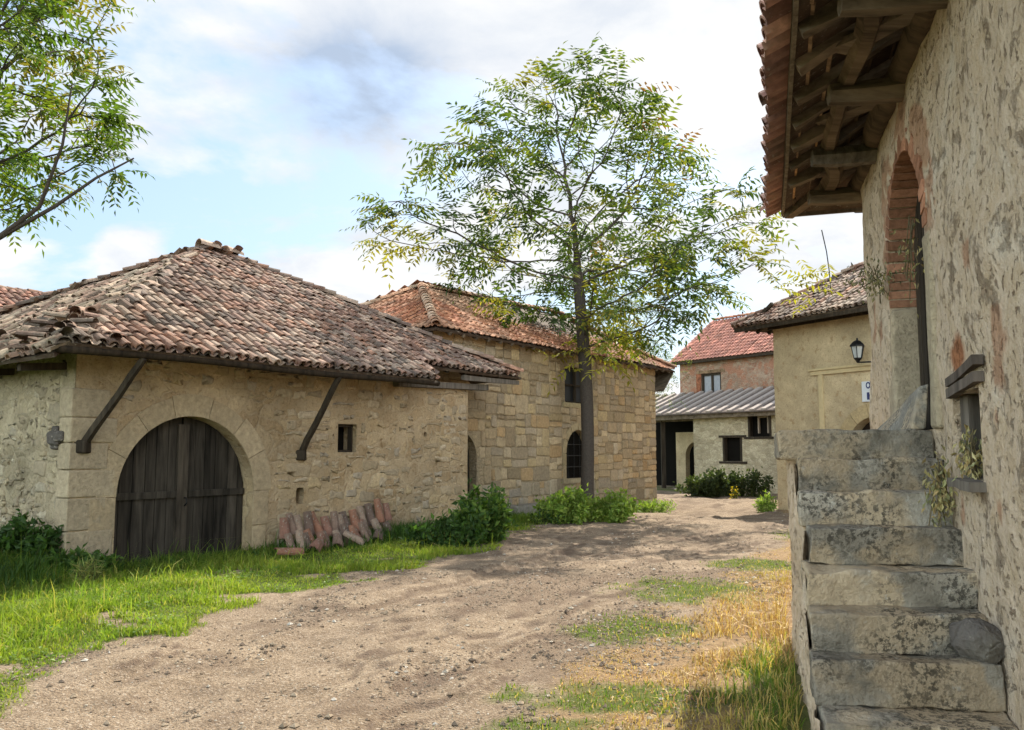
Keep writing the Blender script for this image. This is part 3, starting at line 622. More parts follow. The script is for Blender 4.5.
# ------------------------------------------------------------------ neighbour behind the barn, far left
FN = Frame(F1.P(0, -9.7, 0)[:2], F1.U[:2], F1.N[:2])
nb = thing('tiled_barn', 'low building with a reddish tiled roof showing behind the arched barn at the far left', 'barn', tuple(FN.P(0, 0, 0)))
w = MB(); wall_panel(w, FN, -4, 8.6, -.5, 4.0, .3, amp=.03); FNr = Frame(FN.P(8.6, 0, 0)[:2], -FN.N[:2], FN.U[:2]); wall_panel(w, FNr, 0, 6.6, -.5, 4.0, .3, amp=.03)
FNb = Frame(FN.P(8.6, -6.6, 0)[:2], -FN.U[:2], -FN.N[:2]); wall_panel(w, FNb, 0, 12.6, -.5, 4.0, .5); FNl = Frame(FN.P(-4, -6.6, 0)[:2], FN.N[:2], -FN.U[:2]); wall_panel(w, FNl, 0, 6.6, -.5, 4.0, .5)
w.build('wall', MAT['barn_side'], nb, True)
w = MB(); a, b, c, d = FN.P(-4.5, .5, 3.9), FN.P(9.1, .5, 3.9), FN.P(9.1, -7.1, 3.9), FN.P(-4.5, -7.1, 3.9); ra, rb = FN.P(-.7, -3.3, 6.0), FN.P(5.6, -3.3, 5.95)
for i, f in enumerate(([a, b, rb, ra], [b, c, rb], [c, d, ra, rb], [d, a, ra])): tile_face(w, f, .21, .27, 'barrel', OLD[:4], 20+i, .013, .05, clusters=lambda p, r: np.array([(.27, .13, .09), (.3, .16, .11), (.24, .13, .1)])[r.integers(0, 3, len(p))])
rf = w.build('roof', MAT['tile'], nb); w = MB()
for i, (p, q_) in enumerate(((a, ra), (b, rb), (c, rb), (d, ra), (ra, rb))): ridge_caps(w, p, q_, .26, .36, OLD[:4], 30+i)
w.build('hip_tiles', MAT['tile'], rf)

# ------------------------------------------------------------------ ashlar house behind the tree
F2 = Frame((-1.82, 19.47), (.572, .82), (.82, -.572)); L2 = 11.75; D2 = 5.3
ash = thing('stone_house', 'two storey house of patchwork yellow stone blocks behind the courtyard tree', 'house', tuple(F2.P(0, 0, 0)))
def px_s2(px):  # where a sight line meets this wall (set-out aid)
    k = (px-512)/852.; O = F2.O; U = F2.U; return (k*O[1]-O[0])/(U[0]-k*U[1])
s_u0, s_u1 = px_s2(565), px_s2(592); s_a0, s_a1 = px_s2(565.5), px_s2(589)
up_op = dict(k='rect', s0=s_u0, s1=s_u1, z0=3.0, z1=4.05, rev=.2)
lw_op = dict(k='arch', c=(s_a0+s_a1)/2, r=(s_a1-s_a0)/2, z0=.83, zs=1.55, rev=.22)
dr_op = dict(k='arch', c=px_s2(461), r=.62, z0=-.4, zs=1.45, rev=.25)
ops2 = [up_op, lw_op, dr_op]
w = MB(); wall_panel(w, F2, 0, L2, -.8, 4.5, .09, ops2, .012, 1.5, 41)
for O, U, N, Ln in ((F2.P(L2, 0, 0), -F2.N, F2.U, D2), (F2.P(L2, -D2, 0), -F2.U, -F2.N, L2), (F2.P(0, -D2, 0), F2.N, -F2.U, D2)):
    wall_panel(w, Frame(O[:2], U[:2], N[:2]), 0, Ln, -.8, 4.5, .4, amp=.01)
w.build('wall', MAT['ashlar_mortar'], ash, True)
w = MB(); rs = np.random.default_rng(77)
BT = np.array([1.13, 1.13, 1.2])*np.array([(.37, .285, .17), (.40, .305, .18), (.35, .275, .175), (.42, .32, .175), (.36, .29, .195), (.33, .25, .15), (.43, .335, .205), (.39, .27, .14)])
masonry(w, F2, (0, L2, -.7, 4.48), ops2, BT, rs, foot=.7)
w.build('stone_blocks', MAT['block'], ash)
w = MB(); r0 = lw_op['r']
for i in range(6):
    a0, a1 = R(i*30+1), R(i*30+29); V = []
    for t in np.linspace(a0, a1, 4):
        for rr in (r0+.003, r0+.2):
            for nq in (-.1, .03): V.append(F2.P(lw_op['c']-rr*math.cos(t), nq, lw_op['zs']+rr*math.sin(t)))
    Fc = []
    for j in range(3): o = j*4; Fc += [[o+1, o+3, o+7, o+5], [o, o+4, o+6, o+2], [o, o+1, o+5, o+4], [o+3, o+2, o+6, o+7]]
    Fc += [[0, 2, 3, 1], [12, 13, 15, 14]]; w.add(V, [np.array(Fc)], np.array((.40, .32, .2))*random.uniform(.85, 1.1))
for sg in (-1, 1): 
    a = lw_op['c']+sg*(r0+.003); fbox(w, F2, *sorted((a, a+sg*.18)), -.1, .028, .83, 1.2, (.38, .3, .19)); fbox(w, F2, *sorted((a, a+sg*.18)), -.1, .031, 1.21, 1.54, (.35, .28, .17))
fbox(w, F2, lw_op['c']-r0-.2, lw_op['c']+r0+.2, -.1, .05, .7, .825, (.36, .3, .2))
w.build('window_surround', MAT['block'], ash)
def barred(F, op, n, nb_, nh, parent, name='window'):
    m = MB(); op_fill(m, F, op, n); o = m.build(name, MAT['black'], parent); b = MB()
    lo, hi = (op['s0'], op['s1']) if op['k'] == 'rect' else (op['c']-op['r'], op['c']+op['r']); zt = op['z1'] if op['k'] == 'rect' else op['zs']+op['r']
    for i in range(1, nb_+1):
        s = lo+(hi-lo)*i/(nb_+1); zz = zt if op['k'] == 'rect' else op['zs']+math.sqrt(max(0, op['r']**2-(s-op['c'])**2)); tube(b, [F.P(s, n+.08, op['z0']), F.P(s, n+.08, zz)], .014, 6)
    for i in range(1, nh+1): z = op['z0']+(zt-op['z0'])*i/(nh+1)*.93; tube(b, [F.P(lo, n+.085, z), F.P(hi, n+.085, z)], .014, 6)
    b.build('grille', MAT['iron'], o); return o
barred(F2, lw_op, -.21, 3, 3, ash)
uw = MB(); op_fill(uw, F2, up_op, -.19); uw = uw.build('window', MAT['dkglass'], ash)
w = MB(); a, b = s_u0, s_u1
for s in (a, (a+b)/2-.03, b-.06): fbox(w, F2, s+.002, s+.058, -.18, -.1, 3.0, 4.05)
for z in (3.002, 3.5, 3.99): fbox(w, F2, a+.004, b-.004, -.175, -.105, z, z+.05)
w.build('frame', MAT['wood_dark'], uw)
w = MB(); fbox(w, F2, a-.15, b+.15, -.1, .05, 2.86, 2.995, (.4, .33, .2)); w.build('window_sill', MAT['block'], ash)
w = MB(); op_fill(w, F2, dr_op, -.22, tint=(.5, .45, .4)); w.build('door', MAT['wood_door'], ash)
z2 = 4.40; c_ = [F2.P(-.35, .38, z2), F2.P(L2+.85, .38, z2), F2.P(L2+.85, -D2-.38, z2), F2.P(-.35, -D2-.38, z2)]; ra, rb = F2.P(2.6, -2.66, 6.1), F2.P(L2-2.15, -2.66, 6.3)
w = MB()
for i, f in enumerate(([c_[0], c_[1], rb, ra], [c_[1], c_[2], rb], [c_[2], c_[3], ra, rb], [c_[3], c_[0], ra])): tile_face(w, f, .23, .29, 'flat', RED, 50+i, .012, .04, clusters=red_clusters)
rf = w.build('roof', MAT['tile_red'], ash); w = MB()
for i, (p, q_) in enumerate(((c_[0], ra), (c_[1], rb), (c_[2], rb), (c_[3], ra), (ra, rb))): ridge_caps(w, p, q_, .24, .36, [(.42, .27, .18), (.45, .32, .23), (.4, .23, .15)], 60+i, .04, .04, .008)
w.build('hip_tiles', MAT['tile_red'], rf)
w = MB()
for s in np.arange(.2, L2+.8, .5): beam(w, F2.P(s, .36, z2-.085), F2.P(s, -.3, z2-.085+.37), .07, .08, tint=np.ones(3)*.9)
for n in np.arange(-.2, -D2, -.55): beam(w, F2.P(L2+.82, n, z2-.085), F2.P(L2-.1, n, z2+.25), .08, .09)
w.build('rafters', MAT['wood_brown'], ash)
w = MB(); q4 = [F2.P(L2-.03, .34, 3.62), F2.P(L2-.03, -D2-.3, 3.62), F2.P(L2+.8, -D2-.3, 4.3), F2.P(L2+.8, .34, 4.3)]; dv = np.array([0, 0, .04])
hexa(w, q4+[q_+dv for q_ in q4]); w.build('eaves_lining', MAT['wood_brown'], ash)

# ------------------------------------------------------------------ cream house with the lantern
F4 = Frame((8.05, 26.0), (.487, -.873), (-.873, -.487)); L4 = 10.5; D4 = 7.4
crm = thing('cream_house', 'tall ochre plastered house with arched doorway beyond the stairs', 'house', tuple(F4.P(0, 0, 0)))
d4 = dict(k='arch', c=3.6, r=1.0, z0=-.4, zs=1.55, rev=.35)
w = MB(); wall_panel(w, F4, 0, L4, -.8, 5.5, .1, [d4], .03, .8, 81, fine=.008)
for O, U, N, Ln in ((F4.P(L4, 0, 0), -F4.N, F4.U, D4), (F4.P(L4, -D4, 0), -F4.U, -F4.N, L4), (F4.P(0, -D4, 0), F4.N, -F4.U, D4)):
    wall_panel(w, Frame(O[:2], U[:2], N[:2]), 0, Ln, -.8, 5.5, .4, amp=.01)
w.build('wall', MAT['cream'], crm, True)
w = MB(); fbox(w, F4, 1.45, 6.2, 0, .06, 3.80, 3.92); fbox(w, F4, 1.72, 1.86, 0, .055, -.5, 3.795); fbox(w, F4, 5.5, 5.64, 0, .055, -.5, 3.795); fbox(w, F4, 1.40, 6.25, 0, .1, 3.923, 3.985); w.build('portal_trim', MAT['yellow'], crm)
w = MB()
for i in range(7):
    a0, a1 = R(i*180/7+.5), R((i+1)*180/7-.5); V = []
    for t in np.linspace(a0, a1, 5):
        for rr in (1.004, 1.38):
            for nq in (-.1, .03): V.append(F4.P(3.6-rr*math.cos(t), nq, 1.55+rr*math.sin(t)))
    Fc = []
    for j in range(4): o = j*4; Fc += [[o+1, o+3, o+7, o+5], [o, o+4, o+6, o+2], [o, o+1, o+5, o+4], [o+3, o+2, o+6, o+7]]
    Fc += [[0, 2, 3, 1], [16, 17, 19, 18]]; w.add(V, [np.array(Fc)], np.array((.42, .32, .18))*random.uniform(.9, 1.1))
for sg in (-1, 1): a = 3.6+sg*1.004; fbox(w, F4, *sorted((a, a+sg*.37)), -.1, .028, -.5, 1.545, (.4, .3, .17))
w.build('arch_surround', MAT['block'], crm)
dd = MB(); op_fill(dd, F4, d4, -.33, tint=(.4, .3, .25)); dd.build('door', MAT['wood_door'], crm)
z4 = 5.45; hd = D4/2+.8; tp = .62; c_ = [F4.P(-.9, .8, z4), F4.P(L4+.8, .8, z4), F4.P(L4+.8, -D4-.8, z4), F4.P(-.9, -D4-.8, z4)]; ra, rb = F4.P(hd-.9, -D4/2, z4+hd*tp), F4.P(L4+.8-hd, -D4/2, z4+hd*tp)
w = MB()
for i, f in enumerate(([c_[0], c_[1], rb, ra], [c_[1], c_[2], rb], [c_[2], c_[3], ra, rb], [c_[3], c_[0], ra])): tile_face(w, f, .19, .24, 'barrel', OLD, 70+i, .013, .06, clusters=old_clusters)
rf = w.build('roof', MAT['tile'], crm); w = MB()
for i, (p, q_) in enumerate(((c_[0], ra), (c_[1], rb), (c_[2], rb), (c_[3], ra), (ra, rb))): ridge_caps(w, p, q_, .24, .36, OLD, 75+i, .06, .05, .02)
w.build('hip_tiles', MAT['tile'], rf)
w = MB()
for s in np.arange(-.8, L4+.7, .42): beam(w, F4.P(s, .76, z4-.09), F4.P(s, -.4, z4-.09+1.16*tp), .09, .1, tint=np.ones(3)*random.uniform(.7, 1.3))
for n in np.arange(.3, -D4-.6, -.5): beam(w, F4.P(-.86, n, z4-.09), F4.P(.3, n, z4-.09+1.16*tp), .09, .1)
w.build('rafters', MAT['wood_dark'], crm)
w = MB(); fbox(w, F4, -.86, L4+.7, .70, .78, z4-.16, z4-.06); fbox(w, F4, -.1, L4, -.1, .12, z4-.12, z4+.1, (.8, .8, .8)); w.build('eaves_board', MAT['wood_dark'], crm)

# wall lantern
lp = F4.P(3.4, .42, 4.1); lan = thing('wall_lantern', 'black iron wall lantern with pale glass on the ochre house', 'lantern', tuple(lp))
def hexring(c, r, z, n=6): return [np.array(c)+np.array([r*math.cos(2*math.pi*i/n), r*math.sin(2*math.pi*i/n), z]) for i in range(n)]
def loft(mb, rings, cap=(True, True), tint=(1, 1, 1)):
    n = len(rings[0]); V = np.concatenate([np.array(r_) for r_ in rings]); Fq = []
    for i in range(len(rings)-1):
        for k in range(n): Fq.append([i*n+k, i*n+(k+1) % n, (i+1)*n+(k+1) % n, (i+1)*n+k])
    fs = [np.array(Fq)]
    if cap[0]: fs.append(np.arange(n)[::-1])
    if cap[1]: fs.append(np.arange(n)+(len(rings)-1)*n)
    mb.add(V, fs, tint)
w = MB(); loft(w, [hexring(lp, .10, .0), hexring(lp, .165, .33)]); w.build('glass', MAT['glass'], lan)
w = MB(); loft(w, [hexring(lp, .21, .33), hexring(lp, .20, .37), hexring(lp, .10, .47), hexring(lp, .03, .5), hexring(lp, .025, .56)]); w.build('cap', MAT['iron'], lan)
w = MB(); loft(w, [hexring(lp, .03, -.12), hexring(lp, .06, -.06), hexring(lp, .115, .0), hexring(lp, .115, .02)])
for i in range(6):
    a = hexring(lp, .105, .01)[i]; b = hexring(lp, .172, .33)[i]; tube(w, [a, b], .012, 5)
w.build('frame', MAT['iron'], lan)
w = MB(); tube(w, [lp+np.array([0, 0, -.1]), F4.P(3.53, .42, 3.99), F4.P(3.73, .3, 3.99), F4.P(3.83, .02, 4.09)], .022, 6); fbox(w, F4, 3.72, 3.94, 0, .04, 4.0, 4.3); w.build('bracket', MAT['iron'], lan)
# plaque
pq = thing('wall_plaque', 'small white plaque with dark blue marks beside the arched doorway', 'sign', tuple(F4.P(3.35, 0, 2.95)))
w = MB(); fbox(w, F4, 3.2, 3.62, .0, .06, 2.95, 3.5); w.build('panel', MAT['white'], pq)
w = MB()
def ring2(c, z, r, n=.066): 
    V = []; 
    for i in range(16):
        t = 2*math.pi*i/16
        for rr in (r, r*.55): V.append(F4.P(c+rr*math.cos(t), n, z+rr*1.25*math.sin(t)))
    w.add(V, [np.array([[2*i, (2*i+2) % 32, (2*i+3) % 32, 2*i+1] for i in range(16)])])
ring2(3.41, 3.39, .075); fbox(w, F4, 3.36, 3.44, .061, .066, 3.0, 3.2); ring2(3.5, 3.1, .06); fbox(w, F4, 3.47, 3.5, .061, .0665, 3.24, 3.5)
w.build('marks', MAT['ink'], pq)
cb = MB(); rt = F4.P(1.9, -.4, 5.45+1.2*tp+.15); tube(cb, [rt, rt+np.array([-.02, 0, .5]), rt+np.array([-.08, 0, 1.1]), rt+np.array([-.2, .0, 1.75])], .016, 6)
tagset(cb.build('roof_wire', MAT['iron'], origin=tuple(rt)), 'thin dark bent wire rising from the tiled roof of the ochre house', 'wire')

# ------------------------------------------------------------------ brick house and lean-to shed at the end of the road
F5 = Frame((8.52, 40.0), (.573, -.819), (-.819, -.573)); GZ = -.22
shed = thing('lean_to_shed', 'pale stone lean-to shed with striped roof and open bay at the end of the road', 'shed', tuple(F5.P(0, 0, GZ)))
o1 = dict(k='rect', s0=1.75, s1=2.85, z0=1.12, z1=2.18, rev=.25); o2 = dict(k='rect', s0=3.2, s1=4.45, z0=2.2, z1=3.22, rev=.25)
w = MB(); wall_panel(w, F5, 0, 9, -.8, 3.4, .12, [o1, o2], .03, 1.2, 90, fine=.01); wall_panel(w, Frame(F5.P(0, -2.4, 0)[:2], F5.N[:2], -F5.U[:2]), 0, 2.4, -.8, 3.4, .2, amp=.02); wall_panel(w, Frame(F5.P(9, 0, 0)[:2], -F5.N[:2], F5.U[:2]), 0, 2.4, -.8, 3.4, .3)
w.build('wall', MAT['shed'], shed, True)
for o_, z in ((o1, 0), (o2, 0)):
    m = MB(); op_fill(m, F5, o_, -.22); wd = m.build('window', MAT['black'], shed); m = MB(); a, b, z0, z1 = o_['s0'], o_['s1'], o_['z0'], o_['z1']
    for s in (a, b-.1): fbox(m, F5, s+.002, s+.098, -.2, .02, z0+.002, z1-.002)
    fbox(m, F5, a-.2, b+.25, -.2, .05, z0-.1, z0-.002); fbox(m, F5, a-.2, b+.25, -.2, .045, z1+.002, z1+.1); m.build('frame', MAT['wood_dark'], wd)
m = MB(); a, b = 3.65, 4.15
for s in (a, b): fbox(m, F5, s, s+.07, -.19, -.1, 2.35, 3.1, (2, 1.9, 1.8))
fbox(m, F5, a, b+.07, -.185, -.105, 3.02, 3.1, (2, 1.9, 1.8)); m.build('inner_frame', MAT['wood_grey'], wd)
zl0, zl1 = 3.32, 4.5
def PL(s, n): return F5.P(s, n, zl0+(zl1-zl0)*(.55-n)/3.05)
w = MB(); a, b, c, d = PL(-5, .55), PL(9.3, .55), PL(9.3, -2.5), PL(-5, -2.5); dn = np.array([0, 0, -.06])
hexa(w, [a+dn, b+dn, c+dn, d+dn, a, b, c, d][::1], (1, 1, 1)); rf = w.build('roof', MAT['sheet'], shed)
w = MB()
for i, s in enumerate(np.arange(-4.8, 9.2, .62)): beam(w, PL(s, .56)+np.array([0, 0, .03]), PL(s+random.uniform(-.04, .04), -2.45)+np.array([0, 0, .05]), .24, .09, tint=np.ones(3)*random.uniform(.75, 1.05))
w.build('roof_battens', MAT['rib'], rf)
w = MB(); beam(w, F5.P(-5, .35, 3.14), F5.P(9.2, .35, 3.2), .16, .2, segs=8, wob=.01); beam(w, F5.P(-5, -.1, 3.1), F5.P(0, -.1, 3.1), .2, .22); w.build('eaves_beam', MAT['wood_brown'], shed)
for s in (-2.1, -4.6): w = MB(); beam(w, F5.P(s, -.1, -.6), F5.P(s, -.1, 3.05), .2, .2, up=(1, 0, 0), segs=4, wob=.01); w.build('post', MAT['wood_dark'], shed)
w = MB(); op = dict(k='arch', c=-1.25, r=.72, z0=-.6, zs=1.3, rev=.3); wall_panel(w, F5, -2.6, -.02, -.6, 2.5, .1, [op], .01, n0=-1.5); w.build('inner_arch', MAT['cream'], shed, True)
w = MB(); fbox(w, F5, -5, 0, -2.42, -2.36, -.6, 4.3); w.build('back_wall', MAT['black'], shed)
brk = thing('brick_house', 'red roofed house with worn brick upper wall above the lean-to shed', 'house', tuple(F5.P(-3.2, -2.5, GZ)))
FB = Frame(F5.P(-3.2, -2.5, 0)[:2], F5.U[:2], F5.N[:2]); LB, DB = 11.5, 6.0
ow = dict(k='rect', s0=1.45, s1=2.75, z0=4.35, z1=5.45, rev=.15)
w = MB(); wall_panel(w, FB, 0, LB, -.8, 6.3, .12, [ow], .02, 1., 95, fine=.01)
for O, U, N, Ln in ((FB.P(LB, 0, 0), -FB.N, FB.U, DB), (FB.P(LB, -DB, 0), -FB.U, -FB.N, LB), (FB.P(0, -DB, 0), FB.N, -FB.U, DB)):
    wall_panel(w, Frame(O[:2], U[:2], N[:2]), 0, Ln, -.8, 6.3, .4)
for s in (0., LB): w.add([FB.P(s, 0, 6.3), FB.P(s, -DB, 6.3), FB.P(s, -DB/2, 8.5)], [np.array([0, 1, 2])])
w.build('wall', MAT['brickwall'], brk, True)
m = MB(); op_fill(m, FB, ow, -.14); wd = m.build('window', MAT['glass'], brk); m = MB()
for s in (1.452, 2.07, 2.64): fbox(m, FB, s, s+.1, -.13, -.05, 4.352, 5.448)
for z in (4.354, 5.34): fbox(m, FB, 1.455, 2.745, -.125, -.06, z, z+.1)
m.build('frame', MAT['wood_dark'], wd); m = MB()
for a, b in ((1.56, 2.06), (2.18, 2.63)): fbox(m, FB, a, b, -.137, -.128, 4.46, 5.33)
m.build('curtain', MAT['curtain'], wd)
m = MB(); fbox(m, FB, 1.2, 3.0, -.1, .03, 5.455, 5.6, (1.4, 1.2, 1.)); fbox(m, FB, 1.14, 1.44, -.1, .025, 4.3, 5.45, (1.6, .8, .6)); m.build('lintel', MAT['wood_brown'], brk)
z5, zr5 = 6.12, 8.62; c_ = [FB.P(-.3, .4, z5), FB.P(LB+.3, .4, z5), FB.P(LB+.3, -DB-.4, z5), FB.P(-.3, -DB-.4, z5)]; ra, rb = FB.P(-.3, -DB/2, zr5), FB.P(LB+.3, -DB/2, zr5)
w = MB()
for i, f in enumerate(([c_[0], c_[1], rb, ra], [c_[2], c_[3], ra, rb])): tile_face(w, f, .24, .32, 'flat', [(.36, .15, .11), (.40, .17, .125), (.32, .135, .105)], 90+i, .006, .02)
rf = w.build('roof', MAT['tile_red'], brk); w = MB(); ridge_caps(w, ra, rb, .24, .38, RED, 97, .02, .04, .005); ridge_caps(w, c_[0], ra, .16, .38, [(.5, .25, .2)], 98, .02, .0, .004); w.build('ridge_tiles', MAT['tile_red'], rf)
w = MB(); fbox(w, FB, -.25, LB+.25, .2, .38, z5-.12, z5-.05); w.build('eaves_board', MAT['wood_dark'], brk)
w = MB(); pa = FB.P(-1.2, -6.5, 0); tube(w, [pa+np.array([0, 0, -.3]), pa+np.array([0, 0, 9.6])], .045, 6); tube(w, [pa+np.array([-.4, 0, 9.0]), pa+np.array([.4, 0, 9.1])], .025, 5); tube(w, [pa+np.array([-.3, 0, 9.35]), pa+np.array([.3, 0, 9.4])], .02, 5)
tagset(w.build('antenna_mast', MAT['iron'], origin=tuple(pa)), 'thin dark antenna mast standing left of the red roofed house', 'antenna')

# ------------------------------------------------------------------ old plastered house on the right
FR = Frame((1.15+.29, 1.0), (.2785, .9604), (-.9604, .2785)); SR = 8.22
old = thing('plastered_house', 'old house with flaking plaster wall, arched niche door and deep timber eaves at the right', 'house', tuple(FR.P(SR, 0, 0)))
dR = dict(k='arch', c=5.59, r=.79, z0=1.8, zs=3.15, rev=.24); wR = dict(k='rect', s0=3.56, s1=4.19, z0=1.5, z1=1.99, rev=.3)
w = MB(); wall_panel(w, FR, -1.5, SR, -.5, 4.42, .035, [dR, wR], .055, .75, 101, fine=.012, mi=0)
V = w.v[0]; nn_ = np.array(FR.N); # round the far corner and mark where the bricks show
sv = (V-FR.O)@FR.U; V -= nn_*(ss(SR-.35, SR, sv)**2*.12)[:, None]
zc = V[:, 2]; dist = np.hypot(sv-5.59, np.maximum(zc-3.15, 0)); ring = .6*ss(.36, .30, np.abs(dist-1.0)+.75*(fbm(sv*6, zc*6, 7)-.15))*ss(2.9, 3.2, zc)
b2 = ss(.14, .07, np.hypot((sv-3.95)*.6, zc-2.2)+.1*(fbm(sv*9, zc*9, 8)-.5)); dots = ss(.80, .83, fbm(sv*2.2, zc*2.2, 9, 3))*.6
w.t[0] = np.stack([np.ones(len(V)), 1-np.clip(np.maximum(np.maximum(ring, b2), dots), 0, 1), np.ones(len(V))], 1)
DR = 6.5
for O, U, N, Ln in ((FR.P(SR, 0, 0), -FR.N, FR.U, DR), (FR.P(SR, -DR, 0), -FR.U, -FR.N, SR+1.5), (FR.P(-1.5, -DR, 0), FR.N, -FR.U, DR)):
    wall_panel(w, Frame(O[:2], U[:2], N[:2]), 0.1 if Ln == DR else 0, Ln, -.5, 4.42, .2, amp=.03)
w.build('wall', MAT['plaster'], old, True)
w = MB(); rr = np.random.default_rng(5)       # brick arch lining of the niche (far side and crown)
nb_ = 26
for i in range(nb_):
    a0, a1 = math.pi*i/nb_+.012, math.pi*(i+1)/nb_-.012
    V = []
    for t in (a0, a1):
        for rad in (.775-rr.uniform(0, .012), .92+rr.uniform(-.03, .03)):
            for nq in (-.235, .008+rr.uniform(-.004, .01)): V.append(FR.P(5.59+rad*math.cos(t), nq, 3.15+rad*math.sin(t)))
    w.add(V, [np.array([[1, 3, 7, 5], [0, 4, 6, 2], [0, 1, 5, 4], [3, 2, 6, 7], [0, 2, 3, 1], [4, 5, 7, 6]])], np.array((.37, .185, .115))*rr.lognormal(0, .25))
for k in range(4):
    z = 2.86+k*.075; fbox(w, FR, 6.365, 6.44, -.235, .004+rr.uniform(0, .01), z, z+.062, np.array((.36, .18, .11))*rr.lognormal(0, .25))
w.build('brick_arch', MAT['brick'], old)
w = MB(); frough(w, FR, 6.34, 6.62, -.26, .012, 1.8, 2.85, seg=(4, 4, 12), rad=.03, amp=.012, freq=4, seed=3, tint=(.42, .34, .24)); w.build('door_jamb', MAT['block'], old, True); w = MB(); frough(w, FR, 4.62, 4.835, -.26, .012, 1.8, 3.1, seg=(4, 4, 12), rad=.03, amp=.01, freq=4, seed=4, tint=(.40, .33, .23)); w.build('door_jamb', MAT['block'], old, True)
m = MB(); op_fill(m, FR, dict(dR, r=.8, z0=1.78), -.245, tint=(.3, .25, .2)); dr = m.build('door', MAT['wood_door'], old)
m = planked_leaf(4.86, 6.33, .76, 5.59, 3.15, -.2, FR, 1.82, 9, .18); m.build('leaf', MAT['wood_dark'], dr)
m = MB(); op_fill(m, FR, wR, -.29); wd = m.build('window', MAT['black'], old)
m = MB(); beam(m, FR.P(3.46, .02, 2.04), FR.P(4.22, .005, 1.995), .05, .055, segs=3, wob=.006, seed=1, tint=(1, .95, .95)); beam(m, FR.P(3.43, .025, 2.125), FR.P(4.2, .008, 2.06), .05, .05, segs=3, wob=.006, seed=2, tint=(.8, .75, .75)); m.build('lintel', MAT['wood_grey'], wd)
m = MB(); beam(m, FR.P(3.52, .02, 1.475), FR.P(4.12, .01, 1.48), .11, .05, segs=3, wob=.004, seed=4); m.build('window_sill', MAT['wood_grey'], wd)
for s_, w_, n_ in ((4.14, .09, -.08), (3.6, .07, -.1)): m = MB(); beam(m, FR.P(s_, n_, 1.5), FR.P(s_, n_, 1.98), w_, .07, up=(1, 0, 0)); m.build('jamb', MAT['wood_grey'], wd)
m = MB(); beam(m, FR.P(3.74, -.12, 1.5), FR.P(3.76, -.12, 1.98), .12, .03, up=FR.N, tint=(.9, .9, 1.)); m.build('shutter_board', MAT['wood_grey'], wd)
# roof of the old house
UR, NR = np.array([.2877, .9577]), np.array([-.9577, .2877]); FE = Frame((.246, 0.), UR, NR); SE = 10.13; ZF = 4.33; TP = .5
def PE(s, n, dz=0.): return FE.P(s, n, ZF+TP*(-n)+dz)
S0 = -1.2; HW = (DR+1.65)/2
a, b = PE(S0, .15, .14), PE(SE+.15, .15, .14); bb = FE.P(SE+.15, -2*HW-.15, b[2]); ab = FE.P(S0, -2*HW-.15, b[2]); rb_ = FE.P(SE-HW, -HW, ZF+TP*HW+.14); ra_ = FE.P(S0, -HW, ZF+TP*HW+.14)
w = MB()
tile_face(w, [a, b, rb_, ra_], .2, .27, 'barrel', OLD, 121, .012, .03, clusters=lambda p, r: np.array([(.36, .2, .16), (.32, .175, .14), (.4, .24, .19), (.28, .165, .14)])[r.integers(0, 4, len(p))], deck=[PE(S0, .02, .14), PE(SE+.02, .02, .14), rb_, ra_])
tile_face(w, [b, bb, rb_], .2, .27, 'barrel', OLD, 122, .012, .03, clusters=old_clusters, deck=[PE(SE+.02, .02, .14), FE.P(SE+.02, -2*HW-.2, PE(SE, .02, .14)[2]), rb_]); tile_face(w, [bb, ab, ra_, rb_], .24, .3, 'barrel', OLD, 123, .012, .03, clusters=old_clusters)
rfo = w.build('roof', MAT['tile'], old); w = MB(); ridge_caps(w, b, rb_, .25, .36, OLD, 124); ridge_caps(w, ra_, rb_, .25, .36, OLD, 125); ridge_caps(w, bb, rb_, .25, .36, OLD, 126); w.build('hip_tiles', MAT['tile'], rfo)
def rafter(p, q_, sd, w_=.1, h_=.11):
    m = MB(); beam(m, p, q_, w_, h_, segs=6, wob=.016, seed=sd, tint=np.ones(3)*np.random.default_rng(sd).uniform(.7, 1.3)); return m.build('rafter', MAT['wood_brown'], rfo)
for i, s in enumerate(np.arange(.4, 9.2, .56)): rafter(PE(s+.08, -.03, .035), PE(s-.1, -1.3, .035), 200+i, .1+.03*(i % 3 == 1))
def PX(n, s, dz=0.): return FE.P(s, n, ZF+TP*(SE-s)+dz)
for i, n in enumerate(np.arange(-1.0, -6.5, -.6)): rafter(PX(n, SE-.03, .035), PX(n, SE-1.3, .035), 230+i)
m = MB(); beam(m, PE(SE-.05, -.05, .03), PE(SE-1.5, -1.5, .03), .13, .13, segs=5, wob=.01, seed=3); m.build('hip_rafter', MAT['wood_brown'], rfo)
m = MB(); r3 = np.random.default_rng(31)       # boards laid along the eaves over the rafters
for j, n in enumerate(np.arange(-.06, -1.35, -.17)):
    s = S0
    while s < SE+n*1.0-.05:
        e = min(SE+n*1.0, s+r3.uniform(.5, 1.6)); wd_ = r3.uniform(.1, .155)
        if r3.random() > .1: beam(m, PE(s+.01, n, .105+r3.uniform(-.006, .006)), PE(e-.01, n+r3.normal(0, .008), .105), wd_, .025, up=(0.4, 0, 1), tint=np.array([(1, .95, .9), (1.7, 1.5, 1.3), (.6, .55, .5), (2.6, 2.0, 1.4)][r3.choice(4, p=[.35, .3, .2, .15])]))
        s = e
for j, k in enumerate(np.arange(.06, 1.3, .17)):
    beam(m, PX(-k, SE-k, .105), PX(-6.4, SE-k, .105), .13, .025, tint=np.ones(3)*r3.uniform(.6, 1.4))
m.build('eaves_boards', MAT['wood_brown'], rfo)
